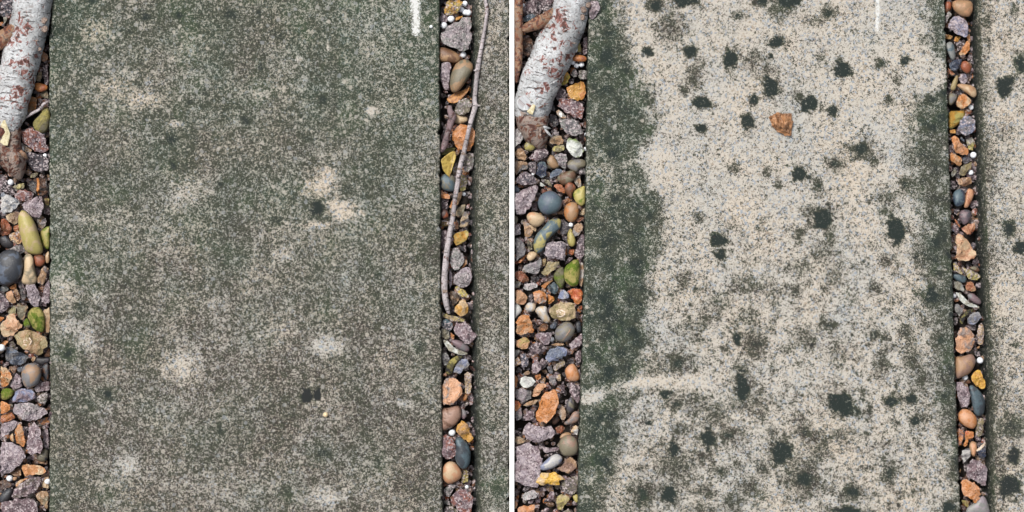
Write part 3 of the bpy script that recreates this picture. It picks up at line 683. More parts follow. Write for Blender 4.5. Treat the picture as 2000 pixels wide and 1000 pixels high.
mustard mossy crusted stone|m|1|Y|A|65,190 150,190 215,180 215,260 110,350 65,350
blue-grey granite nugget|g|3|X|U|140,350 190,250 230,215 300,240 335,290 320,380 240,440 180,400
dark red crumb|f|0|R|B|230,180 290,170 280,215 230,210
small orange chip beside the slab|f|1|O|A|70,370 130,360 135,405 75,400
olive and white speckled stone|g|1|Y|W|230,470 290,430 320,490 300,570 260,560
grey sliver|f|1|L|G|180,430 215,460 220,490 180,460
long peach-orange ridged flint|f|3|K|O|75,430 130,405 190,490 270,570 270,620 230,630 120,600
dark slate chip below a white bead|f|1|E|L|195,660 210,630 290,640 260,690 210,705
tan-orange flint below the peach one|f|2|O|T|75,580 120,600 200,640 195,730 150,725 75,660
olive-tan pointed flint|f|2|N|V|155,800 180,720 300,670 290,730 240,790 210,835
pale green-grey leaf-shaped chip|f|1|V|G|80,800 130,730 145,790 100,840
brown flint with a light rim|f|2|T|B|130,850 240,820 300,830 290,900 230,930 160,910
dark plum crumb beside the slab|g|0|D|P|80,870 130,870 150,930 90,950
@3 1840 340 5
deep blue-grey pebble with a tan cap|p|3|S|J|105,250 110,170 180,140 225,180 230,270 190,310 130,320
orange finger-shaped pebble|p|2|K|R|215,310 235,180 260,138 305,160 310,210 260,320 220,330
purple-brown glossy pebble|p|2|E|P|160,400 190,350 270,350 290,410 250,480 200,500
small dark ring-marked stone|g|1|E|T|115,350 160,335 180,370 150,405 115,380
red and tan rounded flint|f|2|R|K|170,540 240,490 330,460 335,510 290,600 250,600
thin rust sliver|f|0|R|O|120,430 160,470 180,530 130,470
lavender crumb|f|0|U|L|100,525 150,545 105,565
big tan-pink boot-shaped stone|f|4|K|C|105,590 160,550 220,580 290,680 355,770 350,820 290,860 150,870 115,820 150,720 110,660
@3 1840 500 5
cream and yellow banded stone|g|2|Y|C|105,60 160,90 205,180 190,185 110,140
dark slate pebble under banded stone|p|1|S|D|110,170 190,185 235,210 235,250 200,265 110,220
olive-brown pebble in the shade|p|1|V|B|250,110 330,100 370,140 330,160
yellow lumpy stone with algae|g|2|Y|N|190,110 230,120 320,155 380,190 370,230 270,240 230,180
grey striped flint|f|1|G|V|110,250 180,245 220,320 220,355 115,320
tan flint with a rust rim|f|1|T|R|220,310 240,250 290,245 330,300 330,350 240,345
long pale sliver like a tusk|f|3|I|V|115,340 180,355 230,420 290,470 385,505 385,520 300,510 190,460 130,385
mauve striped pebble|p|2|P|X|245,375 300,360 380,430 380,470 330,470 260,420
grey translucent flint beside the slab|f|2|X|G|115,470 160,455 185,490 218,530 170,605 120,540
yellow lichen-crusted flint half|m|2|Y|D|165,630 210,560 260,515 320,525 260,570 225,600 200,675
smooth grey clam-shaped flint face|f|3|X|U|230,620 300,540 360,530 400,590 350,650 290,680 240,670
dark crumb above the peach stone|g|0|D|G|120,600 150,600 150,660 120,680
cream and brown knobbly finger|g|2|C|B|345,680 390,650 410,680 405,850 380,875 345,850
tiny tan pebble|p|1|O|T|340,890 370,875 365,905 340,905
big peach flint with grey patches|f|4|K|X|125,740 170,680 240,675 320,720 330,850 290,940 180,975 125,950
@3 1840 660 5
brown matt rounded pebble|p|3|H|T|125,180 190,185 290,150 325,200 325,260 270,350 200,380 135,410
golden yellow teardrop stone|f|3|A|1|265,375 330,285 380,310 410,390 440,450 430,510 390,520 310,460
plum granite sausage|g|3|P|Q|140,430 180,425 250,470 275,540 275,660 230,690 170,650 145,560
slate-blue smooth oval pebble|p|3|S|Z|260,460 310,465 390,540 425,640 410,740 360,770 310,740 285,600
black glossy crumb|g|0|D|Z|310,130 370,130 370,180 330,180
rust crumb above the slate oval|f|0|R|B|210,420 270,405 280,440 240,450
peach pebble with a brown cracked side|p|3|K|O|155,740 190,695 260,695 330,760 345,830 310,895 230,870 160,810
olive-brown upright pebble|g|2|V|N|350,800 380,770 410,790 405,900 370,980 325,960 325,900
@3 1840 800 5
orange and purple flint beside the slab|f|2|O|P|155,165 210,200 215,260 180,365 160,360
orange flint in the middle of the joint|f|2|O|F|215,200 310,210 320,270 260,300 220,280
small orange splinter|f|2|O|A|205,350 235,270 260,290 250,350 220,370
pinkish tan upright pebble|p|2|K|T|260,350 290,305 345,330 325,460 290,450
navy stone with a white stripe|f|3|J|D|335,400 375,310 425,310 440,400 430,480 390,505 345,470
black and white broken flint|f|2|E|W|185,400 230,375 285,370 280,460 215,530 190,490
large plum granite polygon|g|4|P|Q|225,620 265,480 320,475 430,540 455,620 440,740 400,755 310,690 230,660
tiny tan chip|f|1|T|V|165,600 185,570 180,620
largest orange flint of this joint|f|4|O|K|170,660 230,655 340,710 395,790 380,900 340,945 250,870 180,840
grey stone cut by the bottom of the frame|p|2|G|Q|240,960 330,900 400,830 450,920 470,1040 230,1040
dark rusty crumb|f|0|B|Y|185,880 260,890 260,960 200,920
"""

# ---------------------------------------------------------------- ground
g = mesh_obj("soil", [(-4, -4, -58 * S), (4, -4, -58 * S), (4, 4, -58 * S), (-4, 4, -58 * S)], [(0, 1, 2, 3)], M_SOIL)
tag(g, kind='structure')

# ---------------------------------------------------------------- paving slabs
def lerp_tab(tab, y):
    if y <= tab[0][0]: return tab[0][1]
    for (y0, x0), (y1, x1) in zip(tab, tab[1:]):
        if y <= y1: return x0 + (x1 - x0) * (y - y0) / (y1 - y0)
    return tab[-1][1]

def blob(x, y, spots, wob=0.38):
    """largest film density any spot gives this point; each spot: x, y, rx, ry, density, hardness"""
    best = 0.0
    for (sx, sy, rx, ry, dn, hd) in spots:
        dx, dy = x - sx, y - sy
        if abs(dx) > rx * 2.2 or abs(dy) > ry * 2.2: continue
        r = math.hypot(dx / rx, dy / ry)
        r *= 1 + 0.55 * noise.noise(Vector((x * 0.085, y * 0.085, sx * 0.7))) + 0.3 * noise.noise(Vector((x * 0.22, y * 0.22, sx * 0.3)))
        sf = hd * (0.8 if hd < .55 else 1.9)
        v = (min(dn, 1.4) if hd < .55 else dn * 1.02) * min(1.0, max(0.0, (1 + sf * 0.45 - r) / sf))
        if dn > .9: v = max(v, 0.62 * min(1.0, max(0.0, (1.9 - r) / 0.9)) * (0.35 + 0.65 * min(1, max(0, 0.5 + 2.2 * noise.noise(Vector((x * .12, y * .12, 77 + sx)))))))
        best = max(best, v)
    return best

def slab(name, left, right, y0, y1, field, depth=46, draft_l=3, draft_r=3, step=4.0, seed=0, chip=2.4, paint=()):
    """concrete slab with chipped, rounded arrises; left/right: tables (y, x) of the top edges; draft: how far the
    side leans out at its foot"""
    rows = int((y1 - y0) / step) + 1
    verts, faces, gr, gn, wm = [], [], [], [], []
    ncol = int((lerp_tab(right, 500) - lerp_tab(left, 500)) / step)
    prof = [(0.0, -depth), (0.25, -depth * 0.72), (0.5, -depth * 0.42), (0.75, -depth * 0.2), (0.93, -4.5), (1.0, -1.8)]
    def wob(y, s):
        return (noise.noise(Vector((y * 0.03, s, 1.3))) * 1.3 + noise.noise(Vector((y * 0.16, s, 4.1))) * chip
                + max(0, noise.noise(Vector((y * 0.06, s + 9, 4.1))) - 0.28) * chip * 5)
    for j in range(rows):
        y = y0 + (y1 - y0) * j / (rows - 1)
        xl, xr = lerp_tab(left, y) + wob(y, seed), lerp_tab(right, y) - wob(y, seed + 5)
        row = []
        for (f, z) in prof: row.append((xl - draft_l * (1 - f) , z))
        for i in range(ncol + 1):
            x = xl + 2.2 + (xr - xl - 4.4) * i / ncol
            row.append((x, noise.noise(Vector((x * 0.02, y * 0.02, seed))) * 0.5 - (0.5 if i in (0, ncol) else 0)))
        for (f, z) in reversed(prof): row.append((xr + draft_r * (1 - f), z))
        for k, (x, z) in enumerate(row):
            side = k < len(prof) or k >= len(row) - len(prof)
            if side:
                z += 0; x += noise.noise(Vector((z * 0.15, y * 0.12, seed + k))) * 1.2
            q = P(x, y, 0); verts.append((q.x, q.y, z * S))
            a, b, c = field(x, y)
            if side:
                a = max(a, 0.86 + 0.40 * min(1.0, -z / 22)); b = max(b, 0.45) * (1 - 0.6 * min(1, -z / depth));  # side faces set darker than the top, deepening towards the foot
            gr.append(a); gn.append(b); wm.append(c)
    W = len(row)
    for j in range(rows - 1):
        for k in range(W - 1):
            a = j * W + k
            faces.append((a, a + W, a + W + 1, a + 1))
    faces.append(tuple(range(W)))
    faces.append(tuple(reversed(range((rows - 1) * W, rows * W))))
    o = mesh_obj(name, verts, faces, M_SLAB)
    me = o.data
    pt = []
    for v in verts:
        px, py = v[0] / S + 1000, 500 - v[1] / S
        pt.append(max([0.0] + [1.0 - max(0.0, math.hypot((px - ax - (bx2 - ax) * q) , (py - ay - (by2 - ay) * q)) - wd * 0.25) / (wd * 0.85)
                  for ax, ay, bx2, by2, wd in paint for q in [min(1, max(0, ((px - ax) * (bx2 - ax) + (py - ay) * (by2 - ay)) / ((bx2 - ax) ** 2 + (by2 - ay) ** 2)))]]))
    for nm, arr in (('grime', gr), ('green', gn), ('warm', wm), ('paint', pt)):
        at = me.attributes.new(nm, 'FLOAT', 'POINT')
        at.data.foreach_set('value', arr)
    return o

def fbm(x, y, f, s, o=3):
    v, a, t = 0.0, 1.0, 0.0
    for i in range(o):
        v += a * noise.noise(Vector((x * f, y * f, s + i * 3.7))); t += a; a *= 0.55; f *= 2.1
    return v / t

# --- left slab: an even grey-green film with pale worn patches and a few dark colonies
L_SPOT = [(285,33,20,18,.95,.8),(350,30,15,14,.95,.8),(448,28,26,24,.85,.7),(400,180,15,16,.85,.8),(335,272,18,14,.95,.8),
 (480,235,20,22,.9,.8),(630,195,24,20,.9,.8),(740,540,22,26,.8,.9),(600,774,12,13,1.5,.5),(619,772,9,11,1.5,.5),(820,675,15,19,.85,.8),
 (630,885,28,22,.9,.9),(620,408,20,24,1.15,.7),(640,425,18,12,.9,.8),(720,180,24,20,.8,.9),(135,690,24,22,.95,.9),(140,75,30,36,.85,1.0),
 (180,0,24,14,.95,.9),(545,70,30,20,.85,.9),(210,770,18,14,1.05,.8),(430,360,14,12,.9,.8),(338,325,10,12,1.0,.8),(505,25,14,14,.9,.8),(270,165,22,10,.9,.8),
 (165,215,14,14,.9,.9),(540,430,22,18,.85,.9),(600,270,18,14,.85,.9),(430,840,14,30,.85,.9),(720,255,12,12,.85,.9),(250,60,20,14,.85,.9),(160,600,26,24,.8,.9),
 (680,370,18,16,.85,.9),(508,132,12,20,.9,.8),(740,900,20,20,.8,1),(560,960,26,24,.8,1),(175,790,22,22,.85,1),(370,200,14,12,.9,.8),(832,580,12,18,.8,1)]
L_PALE = [(625,362,34,26,.62,1.1),(662,408,42,22,.62,1.0),(640,345,16,22,.6,.9),(620,440,30,7,.6,.8),(358,722,38,34,.62,1.0),(636,676,28,20,.85,.8),(250,905,32,22,.55,1.0),(634,972,38,24,.6,1.0),
 (172,665,22,30,.48,1.0),(120,560,28,40,.40,1.2),(185,65,42,32,.42,1.1),(225,170,60,26,.36,1.2),(275,195,42,22,.5,1.1),(345,243,16,8,.7,.8),(727,215,14,10,.7,.9),
 (585,118,10,8,.6,.9),(554,498,22,16,.55,1.0),(125,640,16,10,.4,1),(500,185,30,12,.35,1.1),(360,380,40,30,.3,1.2),(150,430,40,16,.3,1.2),(190,580,14,12,.5,.9),(800,790,16,10,.35,1),(540,640,60,30,.2,1.2),
 (343,242,3,3,.9,.5),(337,117,2,4,1,.5),(211,124,3,3,1,.5),(641,93,3,7,.8,.6),(505,658,4,5,.7,.6),(783,787,5,6,.8,.6),(748,640,5,5,.7,.6),(842,52,3,3,.6,.6),(805,648,9,6,.4,.8)]
L_PALE_ = [(x, y, rx * .82, ry * .82, min(1.0, dn * 1.15), hd * .7) for x, y, rx, ry, dn, hd in L_PALE]
def f_left(x, y):
    n = fbm(x, y, 0.010, 2.0) * 0.36 + fbm(x, y, 0.06, 5.0, 4) * 0.36
    a = 0.69 + n
    a += 0.05 if y < 330 else 0.0
    b = 0.52 + fbm(x, y, 0.009, 9.0) * 0.9
    if y < 330: b += 0.16 * (1 - y / 330)
    if x < 180: b += 0.35 * (1 - (x - 97) / 83); a += 0.05
    if x > 660 and y < 230: b += 0.35; a -= 0.05
    c = 0.50 + fbm(x, y, 0.012, 14.0) * 0.9
    if y > 480: b -= 0.42 * min(1, (y - 480) / 200)
    d = blob(x, y, L_SPOT) * 1.34
    p = blob(x, y, L_PALE_)
    if d > 0: a = a + (max(a, d) - a) * min(1, d * 1.2); b = max(b, 0.62 * min(1, d)) if not (590 < x < 632 and 755 < y < 790) else 0.15
    a -= p * 0.80
    if p > 0.25 and ((560 < x < 720 and 320 < y < 460) or (x < 330 and y < 260)): c = max(c, 1.0)
    return a, min(1, max(0, b)), min(1, max(0, c))

# --- right slab: pale scoured concrete, algae kept along both margins and in scattered round colonies
R_SPOT = [(1280,10,15,14,1.5,.6),(1310,55,24,26,1.0,.9),(1265,101,10,9,1.5,.4),(1347,100,14,11,1.5,.4),(1357,150,16,22,1.05,.9),(1370,200,19,13,1.5,.4),(1335,178,12,8,1.1,.8),
 (1428,115,13,18,1.5,.4),(1442,30,10,8,1.2,.6),(1508,170,16,20,1.6,.35),(1516,82,17,10,1.4,.5),(1472,195,9,10,1.3,.5),(1462,237,12,14,1.4,.5),(1369,252,11,10,1.5,.4),
 (1338,2,22,10,1.5,.5),(1488,3,18,10,1.3,.6),(1510,-2,12,8,1.1,.8),(1505,110,4,4,1.6,.4),(1435,330,9,8,1.0,.7),(1402,468,15,14,1.4,.5),(1365,425,9,8,1.1,.7),(1407,499,10,12,1.4,.5),(1497,135,10,18,.95,.9),
 (1470,118,16,24,.85,1.0),(1617,25,12,12,1.2,.6),(1645,137,17,16,1.6,.4),(1580,202,17,15,1.55,.4),(1563,190,10,10,1.1,.8),(1626,215,9,12,1.3,.5),(1720,125,10,11,1.15,.7),(1769,117,9,9,1.3,.5),
 (1735,192,9,10,1.1,.6),(1752,157,7,8,1.0,.7),(1682,292,20,18,1.25,.6),(1708,312,12,9,1.0,.8),(1630,320,15,13,1.15,.7),(1560,340,16,15,1.7,.3),(1599,362,11,14,1.15,.7),(1520,360,8,8,1.2,.6),(1498,335,7,10,1.0,.7),
 (1605,430,22,22,1.35,.5),(1582,412,14,9,1.0,.8),(1622,470,8,16,1.0,.9),(1752,452,19,24,1.65,.35),(1562,455,14,12,1.0,.8),(1612,490,22,18,.8,1.0),(1732,385,22,16,.8,1.0),(1727,412,10,9,.9,.8),(1767,360,11,12,1.2,.6),(1697,394,7,4,1.0,.6),(1540,2,24,12,1.4,.5),(1522,22,20,14,.95,.9),
 (1595,40,30,10,.65,1),(1600,110,10,16,.7,1),(1450,757,14,30,1.4,.5),(1440,662,9,11,1.4,.5),(1472,672,20,20,1.1,.8),(1325,710,19,18,1.15,.7),(1452,560,28,14,.9,1.0),(1335,545,12,11,1.0,.8),(1300,770,11,9,1.5,.4),(1320,790,14,12,1.15,.7),
 (1382,857,15,17,1.5,.4),(1425,850,20,14,1.15,.7),(1357,785,16,18,1.0,.9),(1395,810,18,20,1.0,.9),(1265,825,9,5,1.4,.5),(1316,878,10,16,1.35,.5),(1325,910,30,24,1.0,.9),(1307,965,14,19,1.5,.4),(1255,965,26,24,1.15,.7),(1407,920,8,8,1.1,.7),
 (1465,955,18,16,1.0,.9),(1430,980,16,14,1.05,.8),(1518,885,10,16,1.3,.5),(1492,915,10,10,1.1,.7),(1370,895,12,10,1.1,.8),(1380,960,16,12,1.0,.9),(1377,625,13,12,.9,.9),(1465,620,14,14,.9,.9),(1410,502,8,6,1.2,.6),(1325,840,14,14,1.0,.8),
 (1642,790,28,20,1.6,.35),(1527,882,20,24,1.6,.4),(1572,935,28,30,1.25,.7),(1572,845,11,13,1.2,.7),(1592,858,22,13,1.0,.9),(1600,888,18,12,.95,.9),(1740,785,12,12,1.35,.5),(1782,780,12,10,1.4,.5),(1787,822,9,9,1.4,.5),(1697,805,7,12,1.1,.7),(1685,765,8,8,.8,.9),
 (1707,655,11,12,1.15,.6),(1727,660,9,8,1.1,.7),(1620,636,13,8,1.15,.6),(1770,650,10,11,1.1,.7),(1552,572,11,9,1.1,.7),(1570,662,22,16,.8,1.0),(1710,562,11,10,1.1,.8),(1722,710,13,22,1.0,.8),(1665,962,19,14,1.35,.6),(1737,925,10,24,1.2,.6),(1657,998,24,8,1.6,.4),(1640,850,13,9,1.05,.8),
 (1510,847,9,9,.9,.9),(1780,700,14,24,.95,.9),(1630,530,18,22,.75,1.0),(1730,507,12,10,1.0,.8),(1485,672,10,12,1.1,.8),(1800,740,14,26,.9,.9),(1560,520,30,14,.6,1),(1500,560,26,18,.6,1),(1350,640,26,20,.55,1),(1640,690,30,22,.5,1),(1400,600,24,24,.55,1),(1480,790,14,20,.8,1),
 (1380,1000,24,12,.9,1),(1195,300,12,16,1.3,.6),(1270,420,14,20,1.2,.7),(1190,600,16,20,1.35,.6),(1215,690,18,18,1.25,.7),(1820,577,13,16,1.5,.4),(1838,665,14,18,1.2,.7),(1843,773,10,8,1.2,.6),(1852,990,16,12,1.5,.5),(1425,440,16,14,.5,1),(1290,720,10,8,.7,1)]
R_LB = [(-50,1205),(0,1206),(50,1214),(100,1236),(150,1258),(200,1276),(250,1280),(285,1274),(320,1256),(345,1262),(365,1276),(400,1292),(450,1300),(500,1288),(550,1272),(600,1268),(650,1267),(700,1262),(735,1256),(770,1244),(800,1226),(850,1222),(880,1206),(920,1196),(960,1188),(1000,1182),(1060,1180)]
R_RB = [(-50,1796),(0,1798),(60,1804),(100,1810),(122,1834),(150,1850),(172,1838),(185,1790),(220,1772),(300,1762),(360,1776),(400,1790),(450,1792),(500,1774),(540,1796),(580,1810),(650,1822),(700,1824),(760,1820),(820,1828),(900,1846),(960,1856),(1060,1862)]
def f_right(x, y):
    w = fbm(x, y, 0.03, 3.0, 4) * 62 + fbm(x, y, 0.13, 6.0) * 34
    n = fbm(x, y, 0.012, 4.0) * 0.20 + fbm(x, y, 0.055, 8.0, 4) * 0.30
    a = 0.09 + n * 1.6 + 0.12 * min(1, max(0, (y - 380) / 200)) + 0.05 * max(0, (y - 700) / 300)
    q = fbm(x, y, 0.042, 91.0, 4); lo = min(1, max(0, (y - 420) / 160))
    a += min(1, max(0, (q - 0.13) / 0.09)) * (0.10 + 0.26 * lo)
    q = fbm(x, y, 0.10, 95.0, 3)
    a += min(1, max(0, (q - 0.30) / 0.08)) * (0.35 + 0.3 * lo)
    c = 0.58 + fbm(x, y, 0.01, 12.0) * 0.8
    b = 0.22 + fbm(x, y, 0.02, 22.0) * 0.5
    e = (lerp_tab(R_LB, y) + 12 + w * 0.5 - x) / 34.0
    e = min(1, max(0, e))
    a += e * (0.93 + fbm(x, y, 0.035, 31.0) * 0.8 - a * 0.6); b += e * 0.55
    if e > 0.5 and x < 1185: a -= 0.18 * (1185 - x) / 50
    e2 = min(1, max(0, (x - lerp_tab(R_RB, y) + max(-10, min(12, w * 0.5)) + 14) / 46.0))
    a += e2 * (0.88 + fbm(x, y, 0.035, 37.0) * 0.9 - a * 0.6)
    b += e2 * (0.6 if y < 260 else 0.3)
    if y > 690 and x < 1440:                     # scoured streak
        dist = abs(y - (lerp_tab([(1130,780),(1180,766),(1260,748),(1340,742),(1440,748)], x) + fbm(x, y, 0.03, 81.0) * 14))
        a -= max(0, 1 - dist / 18.0) * ((1.0 if x < 1270 else 0.72) + fbm(x, y, 0.05, 85.0) * (0.35 if x < 1270 else 0.9)) * min(1, (1450 - x) / 150)
    if 270 < y < 380 and x < 1300:
        dist = abs(y - (lerp_tab([(1150,338),(1200,330),(1300,292)], x) + fbm(x, y, 0.03, 83.0) * 16))
        a -= max(0, 1 - dist / 26.0) * 0.50
    if y > 330 and y < 420 and x < 1290: a -= 0.35 * max(0, 1 - abs(y - (560 - x * 0.155)) / 16.0)
    d = blob(x, y, R_SPOT)
    if d > 0: a = max(a, a * (1 - min(1, d)) + d); b = max(b, 0.7 * min(1, d)) if d > 1.1 else b
    c -= e * 0.3 + e2 * 0.4
    return a, min(1, max(0, b)), min(1, max(0, c))

E_SPOT = [(983,235,16,18,.95,.8),(972,545,16,20,.9,.9),(974,955,26,30,1.0,.7),(960,835,18,14,.9,.9),(985,40,10,20,.8,.9)]
def f_edge(x, y):
    a = 0.64 + fbm(x, y, 0.013, 41.0) * 0.3 + fbm(x, y, 0.05, 44.0) * 0.16
    if y < 200: a -= 0.08
    if x < 945: a += 0.14
    d = blob(x, y, E_SPOT)
    a = max(a, d)
    return a, min(1, max(0, 0.15 + fbm(x, y, 0.012, 47.0) + (0.3 if d > .5 else 0))), min(1, max(0, 0.5 + fbm(x, y, 0.012, 51.0)))

F_SPOT = [(1962,168,18,18,1.5,.5),(1994,125,13,20,1.4,.6),(1971,447,15,20,1.35,.6),(1992,482,14,16,1.4,.5),(1979,892,12,16,1.6,.4),(1972,948,26,24,1.35,.5),(1975,832,34,26,1.1,.7),(1925,35,16,22,.9,.9),(1980,20,10,14,.9,.8),
 (1938,372,12,14,.8,.9),(1957,262,30,30,.6,1),(1950,645,30,12,.7,1),(1982,675,10,8,1.1,.7),(1930,540,22,40,.6,1)]
def f_far(x, y):
    le = lerp_tab([(0,1914),(200,1919),(400,1926),(600,1933),(800,1941),(1000,1944)], y)
    a = 0.20 + fbm(x, y, 0.013, 61.0) * 0.34 + fbm(x, y, 0.05, 64.0) * 0.2
    a += 0.42 * max(0, 1 - (x - le) / 26.0)
    if 240 < y < 360: a += 0.22 * max(0, 1 - (x - le) / 60)
    if y > 620: a += 0.10
    d = blob(x, y, F_SPOT)
    a = max(a, d)
    return a, min(1, max(0, 0.15 + fbm(x, y, 0.012, 67.0) * 0.6 + (0.35 if d > .6 else 0))), min(1, max(0, 0.7 + fbm(x, y, 0.012, 71.0) * 0.6))

YA, YB = -140, 1140
s1 = slab("paving_slab", [(YA,105),(0,103),(90,96),(500,97),(800,98),(1000,96),(YB,95)], [(YA,856),(0,857),(500,860),(1000,864),(YB,865)], YA, YB, f_left, seed=1, paint=[(809,-20,812,25,11),(813,25,812,62,9)])
tag(s1, "wide dark grey-green slab with an even film of algae, left of centre", "paving slab", "concrete paving slabs")
s2 = slab("paving_slab", [(YA,933),(0,934),(300,934),(500,933),(700,937),(900,939),(1000,940),(YB,941)], [(YA,994.5),(YB,994.5)], YA, YB, f_edge, draft_l=19, draft_r=0, seed=2)
tag(s2, "narrow grey slab strip behind the long bare twig, left of the white strip", "paving slab", "concrete paving slabs")
s3 = slab("paving_slab", [(YA,1153),(0,1151),(200,1147),(350,1145),(500,1142),(700,1137),(850,1132),(1000,1129),(YB,1127)],
          [(YA,1843),(0,1845),(100,1848),(200,1851),(400,1857),(600,1862),(800,1868),(900,1872),(1000,1876),(YB,1879)], YA, YB, f_right, seed=3, paint=[(1714,-20,1714,30,3.6),(1714,30,1713,58,4.4)])
tag(s3, "wide pale cream slab with round dark algae spots and one orange stone on it", "paving slab", "concrete paving slabs")
s4 = slab("paving_slab", [(YA,1911),(0,1914),(200,1919),(400,1926),(600,1933),(800,1941),(1000,1944),(YB,1946)], [(YA,2600),(YB,2600)], YA, YB, f_far, draft_l=15, seed=4, step=5.0)
tag(s4, "pale spotted slab at the far right, cut by the right edge of the photo", "paving slab", "concrete paving slabs")

# white divider between the two halves: a thin batten standing between slab and gravel
x0, x1, zt = 995.0, 1004.6, 2.0
bv = []
for y in (YA, YB):
    for (x, z) in ((x0, -50), (x0, zt - 1), (x0 + 1, zt), (x1 - 1, zt), (x1, zt - 1), (x1, -50)):
        q = P(x, y, 0); bv.append((q.x, q.y, z * S))
bf = [(i, i + 1, i + 7, i + 6) for i in range(5)] + [(5, 0, 6, 11), tuple(range(5, -1, -1)), tuple(range(6, 12))]
strip = mesh_obj("dividing_strip", bv, bf, M_STRIP, smooth=False)
tag(strip, "thin straight white strip running top to bottom between the two halves", "strip")

# ---------------------------------------------------------------- stones
PAL = {'P': (142,118,124), 'Q': (178,164,172), 'G': (152,152,148), 'D': (58,56,60), 'E': (92,88,96), 'Z': (66,70,78), 'L': (98,110,130), 'S': (92,112,122),
 'U': (138,148,182), 'J': (52,62,88), 'O': (214,136,72), 'A': (216,158,64), '1': (240,186,66), 'F': (200,92,48), 'R': (168,92,60), 'T': (186,146,108),
 'K': (220,162,122), 'C': (218,190,152), 'H': (172,136,118), 'N': (168,150,104), 'V': (138,130,108), 'Y': (198, 184, 106), 'M': (112,138,34), 'X': (134,132,134),
 'B': (116,78,56), 'W': (208,206,204), 'I': (222,226,220)}
KIND = {'g': ('granite_chipping', 'granite chip'), 'f': ('flint', 'flint'), 'p': ('pebble', 'pebble'), 'm': ('mossy_stone', 'mossy stone')}
LEVEL = {0: -27, 1: -21, 2: -15, 3: -10, 4: -6, 6: 6}
BEDS = ["the far-left gravel bed", "the joint left of centre", "the gravel bed right of centre", "the far-right joint"]
GROUPS = ["gravel stones in the far left bed", "gravel stones in the joint left of centre", "gravel stones in the bed right of centre", "gravel stones in the far right joint"]

ALLV, ALLF = [], []
def remember(verts, faces):
    n = len(ALLV)
    ALLV.extend(verts); ALLF.extend([tuple(i + n for i in f) for f in faces])

def rim(pts, n, passes):
    ct = 0.22 if passes > 1 else 0.13
    for _ in range(passes):                       # corner cutting
        q = []
        for i in range(len(pts)):
            a, b = pts[i], pts[(i + 1) % len(pts)]
            q.append((a[0] * (1 - ct) + b[0] * ct, a[1] * (1 - ct) + b[1] * ct)); q.append((a[0] * ct + b[0] * (1 - ct), a[1] * ct + b[1] * (1 - ct)))
        pts = q
    L = [0.0]
    for i in range(len(pts)):
        a, b = pts[i], pts[(i + 1) % len(pts)]
        L.append(L[-1] + math.hypot(b[0] - a[0], b[1] - a[1]))
    out, k = [], 0
    for i in range(n):
        d = L[-1] * i / n
        while L[k + 1] < d: k += 1
        a, b = pts[k], pts[(k + 1) % len(pts)]
        t = (d - L[k]) / max(1e-9, L[k + 1] - L[k])
        out.append((a[0] + (b[0] - a[0]) * t, a[1] + (b[1] - a[1]) * t))
    return out

